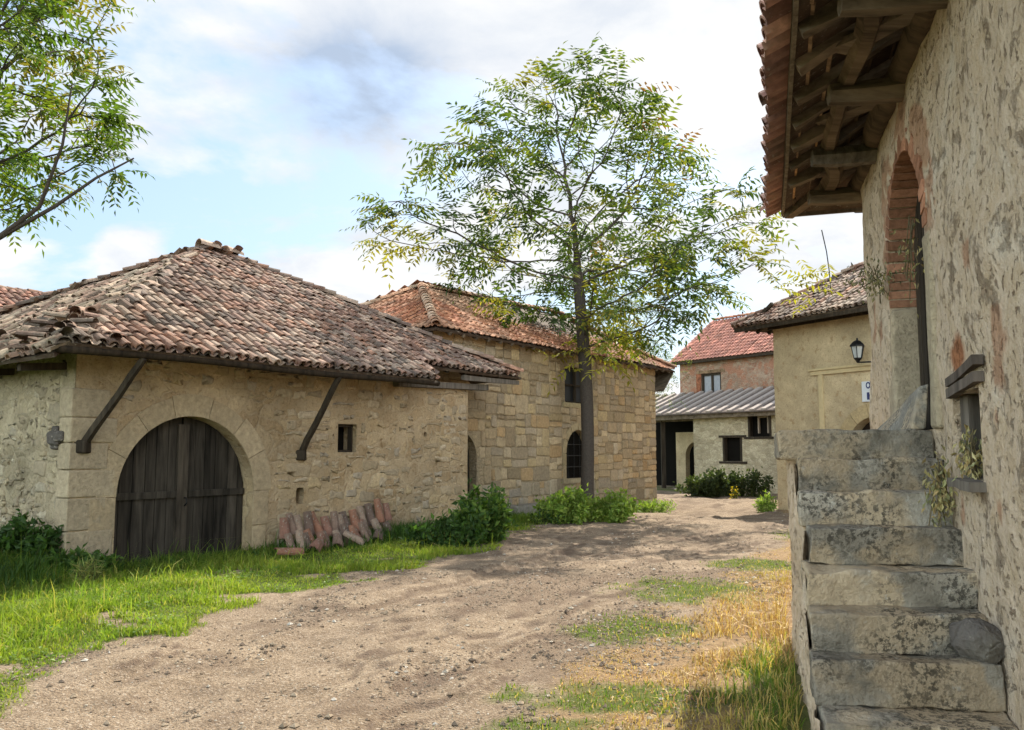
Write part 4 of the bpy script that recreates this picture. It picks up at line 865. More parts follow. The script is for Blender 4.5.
m = MB(); beam(m, PE(S0, .0, .075), PE(SE, .0, .075), .03, .07, segs=12, wob=.004, seed=5, tint=(1.25, 1.2, 1.1)); m.build('fascia_board', MAT['wood_grey'], rfo)
m = MB(); beam(m, FE.P(SE, .0, ZF+.07), FE.P(SE, -6.8, ZF+.07), .03, .09, segs=8, wob=.004, seed=6, tint=(.9, .85, .8)); m.build('fascia_board', MAT['wood_grey'], rfo)
m = MB(); tube(m, [PE(s, -.42+.05*math.sin(s*1.9)+.02*math.sin(s*4.1), -.09+.02*math.sin(s*2.7)) for s in np.linspace(S0, SE-.5, 34)], [.085+.02*math.sin(s*1.3+1) for s in np.linspace(0, 10, 34)], 6, (.95, .9, .85)); m.build('purlin', MAT['wood_brown'], rfo, False)
m = MB(); tube(m, [FR.P(s, .02+.03*math.sin(s*2.3), 4.46+.015*math.sin(s*3.)) for s in np.linspace(-1.5, SR+.1, 30)], .11, 8, (.6, .55, .5)); m.build('wall_plate', MAT['wood_brown'], rfo, True)
for i, s in enumerate((8.05, 6.75, 5.3, 3.9, 2.4, .8)):
    m = MB(); r3 = np.random.default_rng(300+i); tube(m, [FR.P(s+.03*i % .07, -.3, 4.36), FR.P(s+.02, .1, 4.345), FR.P(s-.02, .34, 4.33), FR.P(s-.05, .53+.04*(i % 2), 4.33)], [.1, .095, .092, .08], 6, np.ones(3)*r3.uniform(.9, 1.3)); m.build('outrigger', MAT['wood_grey'] if i % 3 == 1 else MAT['wood_brown'], rfo, False)
for i, s in enumerate((7.5, 6.0, 4.6, 3.1)):
    m = MB(); beam(m, FR.P(s-.35, .06, 4.42), FR.P(s+.25, .5, 4.50), .16, .05, segs=3, wob=.01, seed=i, tint=np.ones(3)*(.7+.2*i)); m.build('brace_board', MAT['wood_brown'], rfo)

# ------------------------------------------------------------------ stairs
st = thing('stone_stairs', 'flight of worn grey stone steps climbing beside the flaking plaster wall', 'stairs', (1.9, 5.5, 0))
def left(d): return np.array([.25+.29*d, d])
def right(d): return np.array([1.17+.29*d, d])
def stepblock(i, dn, db, z0, z1, over=0., seed=0, dr=-.09, rad=.013):
    a = left(dn)+np.array([-over, 0]); b = right(dn+dr); c = right(db+dr); d = left(db)+np.array([-over, 0])
    j = np.random.default_rng(seed).normal(0, .012, 6)
    c8 = [(*a, z0), (*b, z0), (*c, z0), (*d, z0), (a[0]+j[0], a[1]+j[1], z1+j[2]*.8), (b[0], b[1]+j[3], z1+j[4]*.8), (*c, z1), (*d, z1+j[5]*.5)]
    m = MB(); rough_box(m, c8, (34, 8, 10), rad, .018, 8, seed, np.array([1.02, 1., .96])*np.random.default_rng(seed+9).uniform(.62, 1.18)); return m.build('step', MAT['step'], st, True)
ND, TD = 5.79, .236
for i in range(9):
    dn = ND-TD*i; z1 = 1.8-.2*i
    if i == 0: stepblock(i, dn, 7.7, z1-.205, z1, .12, 10, rad=.022)
    else: stepblock(i, dn, dn+TD+.16, z1-.205, z1, [0, -.0, .012, -.01, .015, 0, .01, -.008, .02][i], 10+i)
m = MB(); prof = []
for i in range(9): prof.append((ND-TD*i+.04, 1.8-.2*i-.19))
# side wall under the steps, a rough sheet with a stair-shaped top
ds = np.linspace(ND-TD*8+.05, 7.66, 80); zs_ = np.linspace(-.3, 1, 40); V = []
for d in ds:
    i = max(0, math.ceil((ND-d+.05)/TD)); top = 1.8-.2*min(i, 8)-.03; top = max(top, .05)
    for t in np.linspace(0, 1, 40):
        z = -.3+(top+.3)*t; p = left(d); off = .02+(fbm(d*3, z*3, 5)-.5)*.09+(fbm(d*14, z*14, 6)-.5)*.03
        V.append((p[0]-off*.96+.02, p[1]+off*.28, z))
V = np.array(V); idq = np.arange(len(V)).reshape(80, 40); m.add(V, [np.stack([idq[:-1, :-1], idq[:-1, 1:], idq[1:, 1:], idq[1:, :-1]], -1).reshape(-1, 4)])
p0, p1 = left(7.66), right(7.6); m.add([(*p0, -.3), (*p1, -.3), (*p1, 1.6), (*p0, 1.6)], [np.arange(4)])
m.build('side_wall', MAT['plaster'], st, True)

def blob(c, rx, ry, rz, seed, amp=.25, n=24, rot=0., flat=0.):
    V = []; m = 2*n
    for i in range(n+1):
        ph = math.pi*i/n
        for k in range(m):
            th = 2*math.pi*k/m; V.append((math.sin(ph)*math.cos(th), math.sin(ph)*math.sin(th), math.cos(ph)))
    V = np.array(V); r = np.random.default_rng(seed); D = r.normal(0, 1, (14, 3)); D /= np.linalg.norm(D, axis=1)[:, None]
    h = r.uniform(.72, 1.0, 14); k = (V@D.T); lim = np.where(k > .05, h/np.maximum(k, .05), 9).min(1); V = V*np.minimum(1.08, lim)[:, None]
    V = V*(1+amp*(fbm(V[:, 0]*2+V[:, 2]+seed, V[:, 1]*2+V[:, 2]*.5, seed)-.5)+.06*(fbm(V[:, 0]*9+V[:, 2]*4, V[:, 1]*9+V[:, 2]*5, seed+2)-.5))[:, None]
    V = V*np.array([rx, ry, rz]); c_, s_ = math.cos(rot), math.sin(rot); V = np.stack([V[:, 0]*c_-V[:, 1]*s_, V[:, 0]*s_+V[:, 1]*c_, V[:, 2]], 1)+np.array(c)
    F = np.array([[i*m+k, (i+1)*m+k, (i+1)*m+(k+1) % m, i*m+(k+1) % m] for i in range(n) for k in range(m)]); return V, F
d6 = ND-TD*6; c = right(d6+.13); pr = np.array([c[0]-.14, d6+.02, .6+.1]); m = MB(); m.add(*[x if i == 0 else [x] for i, x in enumerate(blob(pr, .13, .105, .11, 5, .3, rot=-.3))]); tagset(m.build('loose_rock', MAT['rock'], origin=tuple(pr), smooth=False), 'dark grey rock lying on a lower stair step against the plaster wall', 'rock')
m = MB(); base = FR.P(5.3, .1, 1.8)      # leaning slab by the door
rough_box(m, [FR.P(4.95, .02, 1.8), FR.P(4.95, .12, 1.8), FR.P(6.3, .2, 1.8), FR.P(6.3, .06, 1.8), FR.P(4.97, -.02, 2.12), FR.P(4.97, .05, 2.1), FR.P(6.2, .1, 1.9), FR.P(6.2, .02, 1.92)], (3, 8, 5), .02, .01, 5, 44, (.95, .95, .95)); tagset(m.build('stone_slab', MAT['step'], origin=tuple(base), smooth=True), 'grey stone slab leaning in the foot of the arched niche door', 'slab')
# dried herbs
def herb(name, p, label, n, spread, drop, seed, cols):
    r = np.random.default_rng(seed); m = MB()
    for i in range(n):
        q0 = np.array(p)+r.normal(0, 1, 3)*np.array(spread); L = r.uniform(.03, .06); ax = nrm([r.normal(0, .5), r.normal(0, .5), -1+r.normal(0, .4)]); sx = nrm(np.cross(ax, r.normal(0, 1, 3))); up = np.cross(sx, ax)
        V = [q0, q0+ax*L*.45+sx*L*.2+up*.008, q0+ax*L, q0+ax*L*.5-sx*L*.2+up*.008]; m.add(V, [np.array([[0, 1, 2, 3]])], np.array(cols[r.integers(0, len(cols))])*r.lognormal(0, .25))
    for i in range(7):
        a = np.array(p)+r.normal(0, 1, 3)*np.array(spread)*.4+np.array([0, 0, spread[2]*1.4]); b = np.array(p)+r.normal(0, 1, 3)*np.array(spread)*.8-np.array([0, 0, spread[2]*1.3]); tube(m, [a, (a+b)/2+r.normal(0, .01, 3), b], .004, 4, (.12, .09, .04))
    tagset(m.build(name, MAT['herb'], origin=tuple(p)), label, 'dried herbs')
HB = [(.34, .29, .13), (.42, .36, .18), (.2, .2, .1), (.3, .22, .1)]
herb('herb_bundle', FR.P(3.9, -.02, 1.63), 'pale dried herb bundle stuffed in the little timber window', 170, (.035, .06, .07), 0, 3, HB)
herb('herb_bundle', FR.P(4.3, .07, 1.42), 'dried herb bunch hanging below the little window onto the steps', 240, (.035, .05, .1), 0, 4, HB)
herb('herb_bundle', FR.P(6.42, .12, 3.12), 'withered leafy twig hung at the springing of the brick arch', 200, (.11, .13, .08), 0, 5, [(.16, .15, .08), (.26, .22, .1), (.2, .2, .11)])
herb('herb_bundle', FR.P(5.5, -.03, 3.15), 'small pale dried bunch hanging inside the arched doorway', 60, (.04, .05, .14), 0, 6, HB)

# ------------------------------------------------------------------ pile of old clay tiles against the barn
V0, F0 = tile_mesh(.19, .46, [(a, h*.085) for a, h in BARREL], 0, 0, .02, .8)
inner = V0[len(BARREL)*2:]; protoMB = MB(); k = len(BARREL)
Vt = np.array([(a*.098, 0, h*.085) for a, h in BARREL]+[(a*.08, .46, h*.07) for a, h in BARREL]+[(a*.086, 0, h*.072) for a, h in BARREL]+[(a*.068, .46, h*.058) for a, h in BARREL])
Fq = []
for i in range(k-1): Fq += [[i, i+1, k+i+1, k+i], [2*k+i+1, 2*k+i, 3*k+i, 3*k+i+1], [2*k+i, 2*k+i+1, i+1, i], [k+i, k+i+1, 3*k+i+1, 3*k+i]]
Fq += [[0, k, 3*k, 2*k], [k-1, 3*k-1, 4*k-1, 2*k-1]]
pm = m_tile('pile_tile_clay', .75); protos = []
for cc in ((.25, .13, .095), (.22, .145, .11), (.31, .22, .165), (.15, .10, .08), (.29, .14, .09)):
    me_mb = MB(); me_mb.add(Vt*np.array([1, random.uniform(.8, 1.05), 1]), [np.array(Fq)], cc); protos.append(me_mb.build('clay_tile', pm, origin=(0, 0, 0)))
r_ = np.random.default_rng(23); cnt = 0
def put_tile(s, n, z, lean, twist):
    global cnt
    pr = protos[cnt % 5]; o = pr if cnt < 5 else pr.copy()
    if cnt >= 5: C.objects.link(o)
    cnt += 1
    up = nrm(F1.U*math.sin(twist)+(-F1.N*math.sin(lean)+np.array([0, 0, math.cos(lean)]))*math.cos(twist)); nn = nrm(F1.N*math.cos(lean)+np.array([0, 0, math.sin(lean)])); sx = nrm(np.cross(up, nn)); nn = np.cross(sx, up)
    p = F1.P(s, n, z); k0 = r_.uniform(.82, 1.1); sx, up, nn = sx*k0, up*r_.uniform(.85, 1.05), nn*k0; o.matrix_world = Matrix(((sx[0], up[0], nn[0], p[0]), (sx[1], up[1], nn[1], p[1]), (sx[2], up[2], nn[2], p[2]), (0, 0, 0, 1)))
    tagset(o, 'half-round clay roof tile leaning in the pile against the barn wall', 'roof tile', 'old roof tiles piled against the barn')
for i, s in enumerate(np.linspace(3.4, 5.25, 11)): put_tile(s+r_.normal(0, .03), .30+r_.uniform(0, .04), .21+.05*r_.normal(), R(15)+r_.normal(0, .08), r_.normal(-.05, .08))
for i, s in enumerate(np.linspace(3.35, 5.05, 11)): put_tile(s+r_.normal(0, .04), .62+r_.uniform(-.03, .05), -.06+r_.normal(0, .05), R(22)+r_.normal(0, .08), r_.normal(-.1, .1))
for i, s in enumerate(np.linspace(5.35, 6.0, 4)): put_tile(s, .22, .22+.03*i, R(16), r_.normal(.0, .12))
for i, s in enumerate(np.linspace(5.3, 5.9, 3)): put_tile(s, .45, .0, R(28), r_.normal(-.1, .12))
for i, s in enumerate((3.25, 3.5, 4.1, 4.7, 5.1)): put_tile(s, .8+r_.uniform(-.05, .15), .03, R(58), r_.normal(0, .7))
# stone bench / slab at the foot of the ashlar house
zb = -.02; m = MB(); a = F2.P(px_s2(505), .55, 0); frough(m, F2, px_s2(498), px_s2(545), .12, .62, -.2, .26, seg=(14, 5, 4), rad=.03, amp=.015, freq=3, seed=8, tint=(.3, .27, .23)); tagset(m.build('stone_bench', MAT['block'], origin=tuple(F2.P(px_s2(505), .3, 0)), smooth=True), 'long low grey stone bench at the foot of the patchwork stone wall', 'bench')

# ------------------------------------------------------------------ plants
def leaf_quads(mb, P0, AX, SX, Ln, Wd, tint, fold=.15):
    """many pointed leaflets at once"""
    m = len(P0); UP = np.cross(SX, AX); L_ = Ln[:, None]; W_ = Wd[:, None]
    a = P0; b = P0+AX*L_*.42+SX*W_*.5+UP*W_*fold; c = P0+AX*L_-UP*L_*.06; d = P0+AX*L_*.42-SX*W_*.5+UP*W_*fold
    V = np.stack([a, b, c, d], 1).reshape(-1, 3); F = np.arange(4*m).reshape(-1, 4); mb.add(V, [F], np.repeat(tint, 4, 0))
def nrows(a): return a/(np.linalg.norm(a, axis=1)[:, None]+1e-9)
def pinnate(mb, base, dirs, length, tint, r, pairs=6, lw=.3):
    """compound leaves: base (m,3), dirs (m,3)"""
    m = len(base); dirs = nrows(dirs); side = nrows(np.cross(dirs, np.tile([0, 0, 1.], (m, 1))+r.normal(0, .25, (m, 3))))
    droop = r.uniform(.1, .6, m)
    for k in range(pairs*2+1):
        t = (k//2+1.0)/(pairs+.6); sg = 1 if k % 2 else -1
        p = base+dirs*(length*t)[:, None]; p[:, 2] -= droop*length*t*t*.7
        tang = dirs.copy(); tang[:, 2] -= droop*1.4*t; tang = nrows(tang)
        ax = tang*.45+side*sg*.9 if k < pairs*2 else tang.copy()
        ax[:, 2] -= r.uniform(.1, .5, m); ax = nrows(ax+r.normal(0, .12, (m, 3)))
        sx = nrows(np.cross(ax, np.cross(side, tang)*1.0+r.normal(0, .3, (m, 3)))); L = length*lw*(1-.35*abs(t-.45))*r.uniform(.85, 1.15, m)
        leaf_quads(mb, p, ax, sx, L, L*.30, tint*r.lognormal(0, .12, m)[:, None])
def colonize(start_nodes, att, step=.28, infl=3.0, kill=.6, iters=160, up=.05, seed=0):
    r = np.random.default_rng(seed); N = [np.array(p, float) for p in start_nodes]; par = [-1]+list(range(len(N)-1)); att = np.array(att)
    elig0 = 0; NA = np.array(N); D = np.linalg.norm(att[:, None]-NA[None], axis=2); near = D.argmin(1); nd = D.min(1); alive = np.ones(len(att), bool)
    for it in range(iters):
        a = alive & (nd < (infl if it > 12 else 9)); 
        if not a.any(): break
        idx = np.nonzero(a)[0]; pos = np.array(N); dv = att[idx]-pos[near[idx]]; dv /= np.linalg.norm(dv, axis=1)[:, None]+1e-9
        acc = np.zeros((len(N), 3)); np.add.at(acc, near[idx], dv); cn = np.bincount(near[idx], minlength=len(N)); g = np.nonzero(cn)[0]; new = []
        for k in g:
            d = acc[k]/cn[k]+r.normal(0, .13, 3)+np.array([0, 0, up]); 
            if par[k] >= 0: d = d+.45*nrm(N[k]-N[par[k]])
            p = N[k]+nrm(d)*step; new.append((p, k))
        if not new: break
        b0 = len(N); 
        for p, k in new: N.append(p); par.append(k)
        NP = np.array([p for p, k in new]); D = np.linalg.norm(att[:, None]-NP[None], axis=2); j = D.argmin(1); dm = D.min(1); upd = dm < nd; near[upd] = b0+j[upd]; nd = np.minimum(nd, dm); alive &= nd > kill
        if len(N) > 9000: break
    return np.array(N), np.array(par)
def grow_tree(name, label, base, start, att, rtip, pw, rbase, seed, leaf_len, leaf_n, cols, step, pairs=6, thin=.03, cat='tree', lw=.3, infl=3., kill=.6, extra=None, group=None, flare=1.25, leaf_mid=.6):
    r = np.random.default_rng(seed); N, par = colonize(start, att, step, infl, kill, seed=seed); n = len(N)
    kids = [[] for _ in range(n)]
    for i in range(1, n): kids[par[i]].append(i)
    ns = len(start)
    for _ in range(2):
        M = N.copy()
        for i in range(ns, n):
            if kids[i]: M[i] = .5*N[i]+.25*N[par[i]]+.25*N[kids[i]].mean(0)
        N = M
    rad = np.zeros(n)
    for i in range(n-1, -1, -1): rad[i] = rtip if not kids[i] else sum(rad[k]**pw for k in kids[i])**(1/pw)
    sc = rbase/rad[0] if rbase else 1.
    dep = rad/rad[0]; rad = np.maximum(rtip*.8, rad*(sc**np.clip(dep*1.2, 0, 1)))
    h = np.linalg.norm(N[:ns]-N[0], axis=1); 
    for i in range(ns): rad[i] = rad[i]*(1+(flare-1)*math.exp(-h[i]/.35))
    t = thing(name, label, cat, tuple(base), group); mb = MB()
    # follow chains so that the tubes run smoothly
    def chain(i0):
        stack = [(par[i0] if par[i0] >= 0 else i0, i0)]
        while stack:
            a, i = stack.pop(); c = [a] if a != i else []
            j = i
            while True:
                c.append(j)
                if not kids[j]: break
                ks = sorted(kids[j], key=lambda q: -rad[q])
                for q in ks[1:]: stack.append((j, q))
                j = ks[0]
            if len(c) > 1:
                rr = rad[c].copy()
                if a != i: rr[0] = min(rr[0], rr[1]*1.25)
                tube(mb, N[c], rr, 10 if rr.max() > .1 else 5, cap=False)
    chain(0)
    mb.build('trunk', MAT['bark'], t, True)
    tips = [i for i in range(ns, n) if rad[i] < thin]
    B, D, K = [], [], []
    for i in tips:
        term = not kids[i]; m = leaf_n if term else int(r.random() < leaf_mid)
        if r.random() < .06: m = 0
        d0 = nrm(N[i]-N[par[i]])
        for k in range(m):
            v = d0*.7+r.normal(0, .6, 3); v[2] = v[2]*.6+.1; B.append(N[i]+r.normal(0, .02, 3)); D.append(v); K.append(i)
    if extra is not None:
        for p, rd, m in extra:
            for k in range(m): B.append(np.array(p)+r.normal(0, rd, 3)); D.append(r.normal(0, 1, 3)*np.array([1, 1, .4])); K.append(-1)
    B = np.array(B); D = np.array(D); K = np.array(K); cl = np.array(cols)
    f = fbm(B[:, 0]*.8+seed, B[:, 2]*.8+B[:, 1]*.5, seed, 3); ci = np.clip((f*1.5-.25)*len(cl)+r.normal(0, .9, len(B)), 0, len(cl)-1).astype(int); tint = cl[ci]
    tint[K < 0] = cl[-1]*1.25
    odd = r.random(len(B)) < .008; tint[odd] = (.17, .08, .03)
    mb = MB(); pinnate(mb, B, D, r.uniform(.75, 1.2, len(B))*leaf_len, tint, r, pairs, lw); mb.build('crown', MAT['leaf'], t)
    return len(B), n
# the courtyard tree
TX, TY = 2.0, 23.2; TZ = float(terrain(TX, TY))
mpp = .0276
prof = np.array([(52, 0, 25), (62, 18, 45), (75, 55, 62), (110, 112, 85), (140, 140, 105), (180, 180, 122), (200, 200, 165), (235, 232, 192), (275, 185, 212), (300, 130, 165), (330, 60, 110), (352, 10, 60)], float)
hz = [(449-p[0])/850*TY*1.03+HC for p in prof]
def crown_pts(n, seed, cen=None):
    r = np.random.default_rng(seed); out = []
    zh = np.array(hz[::-1]); lf = prof[::-1, 1]*mpp; rt = prof[::-1, 2]*mpp
    while len(out) < n:
        z = r.uniform(zh[0], zh[-1]); th = r.uniform(0, 2*math.pi); l, q_ = np.interp(z, zh, lf), np.interp(z, zh, rt); c = math.cos(th)
        rad = (q_ if c > 0 else l)*abs(c)+(l+q_)/2*.92*(1-abs(c)); 
        if r.random() > rad/6.6: continue
        k = r.random()**.5; x, y = TX+rad*k*c, TY+rad*k*math.sin(th)*.9
        if cen is not None and np.min(np.linalg.norm(cen-np.array([x, y, z]), axis=1)) > .95: continue
        g = fbm(np.array([x*.55+5]), np.array([z*.55+y*.35]), 18, 2)[0]
        if g < .40 or (k < .3 and z < 8 and r.random() < .7): continue
        out.append((x, y, z))
    return np.array(out)
trunk_pts = [(TX+.10*math.sin(t*4.2)-.12*t, TY, TZ-.15+t*7.3) for t in np.linspace(0, 1, 28)]
LV = [(.035, .06, .018), (.05, .085, .02), (.08, .12, .022), (.14, .17, .026), (.22, .20, .035)]
info1 = grow_tree('courtyard_tree', 'tall slender tree with sparse feathery leaves in front of the patchwork stone house', (TX, TY, TZ), trunk_pts, crown_pts(1500, 3, crown_pts(105, 33)), .0085, 2.25 , .175, 3, .88, 5, LV, .27, 6, .05, extra=[((TX+.3, TY-.2, 4.5), .33, 26), ((TX-2.3, TY-.3, 5.4), .3, 16), ((TX+.5, TY, 5.3), .5, 26), ((TX+6.0, TY-.5, 6.2), .3, 14), ((TX-5.2, TY-.4, 7.3), .3, 10)], kill=.55, lw=.29, flare=1.6, leaf_mid=.5)
# foreground tree whose boughs come in at the left
AX_, AY_ = -8.6, 9.4; AZ = float(terrain(AX_, AY_)); r_ = np.random.default_rng(8); att = []
while len(att) < 1900:
    p = np.array([AX_+.1, AY_+.2, 6.9])+r_.uniform(-1, 1, 3)*np.array([4.2, 3.2, 3.3]); px = 512+850*p[0]/p[1]; d = p-np.array([AX_, AY_, 6.9])
    e = abs(d[0]/4.0)**3+abs(d[1]/3.0)**3+abs(d[2]/(3.3 if d[2] > 0 else 2.5))**3
    if e > 1 or px > 112: continue
    if fbm(np.array([p[0]*.8]), np.array([p[2]*.8+p[1]*.4]), 61, 2)[0] < .36: continue
    att.append(p)
tp = [(AX_+.35*t, AY_, AZ-.1+t*3.3) for t in np.linspace(0, 1, 10)]
info2 = grow_tree('feathery_tree', 'leafy tree at the left edge with boughs reaching in over the barn roof', (AX_, AY_, AZ), tp, np.array(att), .007, 2.25, .17, 9,   .46, 8, [(.06, .10, .02), (.08, .14, .025), (.12, .18, .03), (.17, .22, .035), (.22, .19, .05)], .22, 6, .04, kill=.38, lw=.31, leaf_mid=1.1)
bt = [o for o in bpy.data.objects if o.name.startswith('feathery_tree')][0]
for pts_, r0 in (([(AX_+.25, AY_, 2.6), (-7.2, 9.4, 3.3), (-5.85, 9.4, 4.0), (-5.35, 9.4, 4.4), (-5.1, 9.35, 5.1), (-5.0, 9.3, 5.8)], .045), ([(-5.85, 9.4, 4.0), (-5.2, 9.45, 4.42), (-4.75, 9.45, 4.75), (-4.35, 9.5, 5.0)], .028)):
    m = MB(); tube(m, pts_, np.linspace(r0, .009, len(pts_)), 7); m.build('bough', MAT['bark'], bt, True)
# small trees beyond the houses
def bushy_tree(name, label, x, y, h, rad, seed, n=900):
    z0 = float(terrain(x, y)); t = thing(name, label, 'tree', (x, y, z0)); r = np.random.default_rng(seed); m = MB(); tube(m, [(x, y, z0-.2), (x+.1, y, z0+h*.4), (x, y, z0+h*.85)], [.16, .11, .03], 8)
    for k in range(9):
        a = r.uniform(0, 6.28); z1 = z0+h*r.uniform(.3, .7); tube(m, [(x, y, z1), (x+math.cos(a)*rad*.7, y+math.sin(a)*rad*.7, z1+h*.2)], [.05, .012], 5)
    m.build('trunk', MAT['bark'], t, True); c = r.normal(0, 1, (26, 3)); c /= np.linalg.norm(c, axis=1)[:, None]; c = c*np.array([rad, rad, h*.33])*r.uniform(.3, 1, (26, 1))+np.array([x, y, z0+h*.66])
    B = c[r.integers(0, 26, n)]+r.normal(0, 1, (n, 3))*rad*.2; D = r.normal(0, 1, (n, 3)); mb = MB(); pinnate(mb, B, D, r.uniform(.3, .5, n), np.array(LV)[r.integers(0, 5, n)], r, 4); mb.build('crown', MAT['leaf'], t)
bushy_tree('far_tree', 'small green tree showing between the red roofed house and the stone house', 7.9, 50.5, 8.6, 1.5, 5)
bushy_tree('far_tree', 'bright leafy tree rising behind the ridge of the patchwork stone house', 5.2, 38.5, 9.5, 2.6, 6, 1500)

def shrub(name, label, x, y, rx, ry, h, n, ll, cols, seed, group=None, aspect=.5):
    z0 = float(terrain(x, y)); t = thing(name, label, 'shrub', (x, y, z0), group); r = np.random.default_rng(seed); m = MB(); mb = MB(); ns = 26
    tops = []
    for k in range(ns):
        a = r.uniform(0, 6.28); q_ = r.random()**.5; top = np.array([x+math.cos(a)*rx*q_, y+math.sin(a)*ry*q_, z0+h*(1-.55*q_*q_)*r.uniform(.7, 1.1)]); b = np.array([x+math.cos(a)*rx*q_*.45, y+math.sin(a)*ry*q_*.45, z0-.03]); tube(m, [b, (b+top)/2+r.normal(0, .03, 3), top], [.008, .006, .003], 4); tops.append((b, top))
    m.build('stem', MAT['stem'], t); i = r.integers(0, ns, n); tt = r.random(n)**.6; bb = np.array([p[0] for p in tops])[i]; tp_ = np.array([p[1] for p in tops])[i]; Pp = bb+(tp_-bb)*tt[:, None]+r.normal(0, .07, (n, 3))*np.array([rx, ry, h])[None]*1.3; Pp[:, 2] = np.maximum(Pp[:, 2], z0+.01)
    AX2 = nrows(r.normal(0, 1, (n, 3))+np.array([0, 0, .35])); SX = nrows(np.cross(AX2, r.normal(0, 1, (n, 3)))); L = r.uniform(.6, 1.3, n)*ll; cl = np.array(cols); tint = cl[r.integers(0, len(cl), n)]*r.lognormal(0, .15, n)[:, None]
    leaf_quads(mb, Pp, AX2, SX, L, L*aspect, tint); mb.build('foliage', MAT['grass'], t)
GD = [(.035, .075, .02), (.05, .1, .025), (.06, .12, .025)]; GB = [(.15, .24, .04), (.21, .3, .06), (.28, .35, .08)]
def gp(px, py, z=0.):   # set-out aid: ground point seen along a sight line of the survey photo
    b = 365-py; Yd = 850*.9952-b*.0983; Zd = 850*.0983+b*.9952; d = (z-HC)/(Zd/Yd); return (px-512)/Yd*d, d
x, y = gp(484, 543); shrub('leafy_shrub', 'dense dark green shrub at the right corner of the arched barn', x, y+.15, .62, .55, .95, 2600, .13, GD[1:]+[(.1, .17, .035), (.13, .2, .04)], 3)
x, y = gp(445, 548); shrub('leafy_shrub', 'low weedy shrub between the tile pile and the barn corner', x, y+.1, .7, .35, .5, 1300, .11, GD, 4)
x, y = gp(572, 524, -.02); shrub('leafy_shrub', 'light green shrub on the left side of the tree foot', x, y+.2, .75, .6, .8, 2400, .12, GB, 5)
x, y = gp(606, 523, -.02); shrub('leafy_shrub', 'light green shrub on the right side of the tree foot', x, y+.2, .75, .6, .75, 2400, .12, GB, 6)
x, y = gp(548, 526, -.02); shrub('leafy_shrub', 'small green tuft beside the stone bench end', x, y+.2, .4, .3, .28, 600, .09, GD+GB, 7)
x, y = gp(655, 514, -.15); shrub('leafy_shrub', 'pale green tuft at the right foot of the patchwork stone house', x, y+.1, .75, .4, .38, 1100, .13, GB, 8, aspect=.2)
x, y = gp(767, 512, -.12); shrub('leafy_shrub', 'bright green tuft at the foot of the ochre house corner', x, y+.1, .3, .3, .5, 700, .14, GB, 9, aspect=.25)
for k, (px, s, hh, lab) in enumerate([(703, .9, .8, 'weedy shrub under the left part of the shed wall'), (722, 1.0, 1.05, 'tall weedy shrub below the small lower shed window'), (750, 1.1, 1.15, 'weedy shrub under the dark upper shed window')]):
    x, y = gp(px, 497, -.22); shrub('leafy_shrub', lab, x, y+.3, s, .6, hh, 1500, .16, [(.05, .07, .025), (.07, .09, .03), (.045, .065, .03)], 20+k)
x, y = gp(733, 498, -.22); shrub('flower_clump', 'small clump of yellow flowers in the weeds by the shed', x, y-.2, .16, .16, .5, 70, .1, [(.55, .4, .02), (.5, .34, .02), (.1, .13, .03)], 30)
x, y = gp(8, 555, .3); shrub('leafy_shrub', 'dark broad-leaved weed bush against the rubble side wall at the left edge', x, y+.3, .5, .4, .5, 1100, .12, GD, 31)
x, y = gp(55, 560, .25); shrub('leafy_shrub', 'low dark weeds at the foot of the rubble corner', x, y+.25, .8, .4, .3, 1100, .1, GD[1:]+[(.09, .15, .03)], 32)
x, y = gp(88, 583, .02); shrub('grass_tussock', 'pale seedy grass tussock on the bright lawn before the arched door', x, y, .16, .14, .32, 240, .16, [(.3, .28, .1), (.2, .24, .07)], 33, aspect=.08)

# ------------------------------------------------------------------ grass
def blades(mb, x, y, h, w, lean, cols, r, bend=.6):
    m = len(x); z = terrain(x, y)-.012; a = r.uniform(0, 6.283, m); dx, dy = np.cos(a), np.sin(a); b = r.uniform(0, 6.283, m); lx, ly = np.cos(b)*lean, np.sin(b)*lean
    B = np.stack([x, y, z], 1); S = np.stack([dx, dy, 0*dx], 1)*w[:, None]*.5; M = B+np.stack([lx*h*.4, ly*h*.4, h*.6], 1); T = B+np.stack([lx*h*(1+bend*.4), ly*h*(1+bend*.4), h*(1-.25*np.abs(lean))], 1)
    V = np.stack([B-S, B+S, M+S*.75, M-S*.75, T], 1).reshape(-1, 3); o = (np.arange(m)*5)[:, None]
    mb.add(V, [o+np.array([0, 1, 2, 3]), o+np.array([3, 2, 4])], np.repeat(cols, 5, 0))
def scatter(n, x0, x1, y0, y1, r, dens):
    x = r.uniform(x0, x1, n); y = r.uniform(y0, y1, n); k = r.random(n) < dens(x, y); return x[k], y[k]
r = np.random.default_rng(99)
def indoors(x, y, F, s0, s1, n0, n1):
    s = (x-F.O[0])*F.U[0]+(y-F.O[1])*F.U[1]; n = (x-F.O[0])*F.N[0]+(y-F.O[1])*F.N[1]; return (s > s0) & (s < s1) & (n > n0) & (n < n1)
def free(x, y): return ~(indoors(x, y, F1, -.02, L1, -9, .0) | indoors(x, y, F2, 0, L2, -6, 0) | indoors(x, y, FR, -3, SR, -9, .9) | indoors(x, y, F4, 0, L4, -8, 0) | indoors(x, y, F5, -5, 9, -3, 0))
def dens_l(x, y): g, d, dl, dr = zones(x, y); return g*(dl > 0)*np.clip(9.5/y, .12, 1.3)**1.5*free(x, y)*(np.abs(x) < 1.0*y+3)
mb = MB(); x, y = scatter(700000, -12, 2.6, 3.2, 26, r, dens_l); n = len(x)
tall = ss(.5, .68, fbm(x*.9, y*.9, 71, 3)); s_w = (x-F1.O[0])*F1.N[0]+(y-F1.O[1])*F1.N[1]; nearw = ss(1.3, .2, s_w)
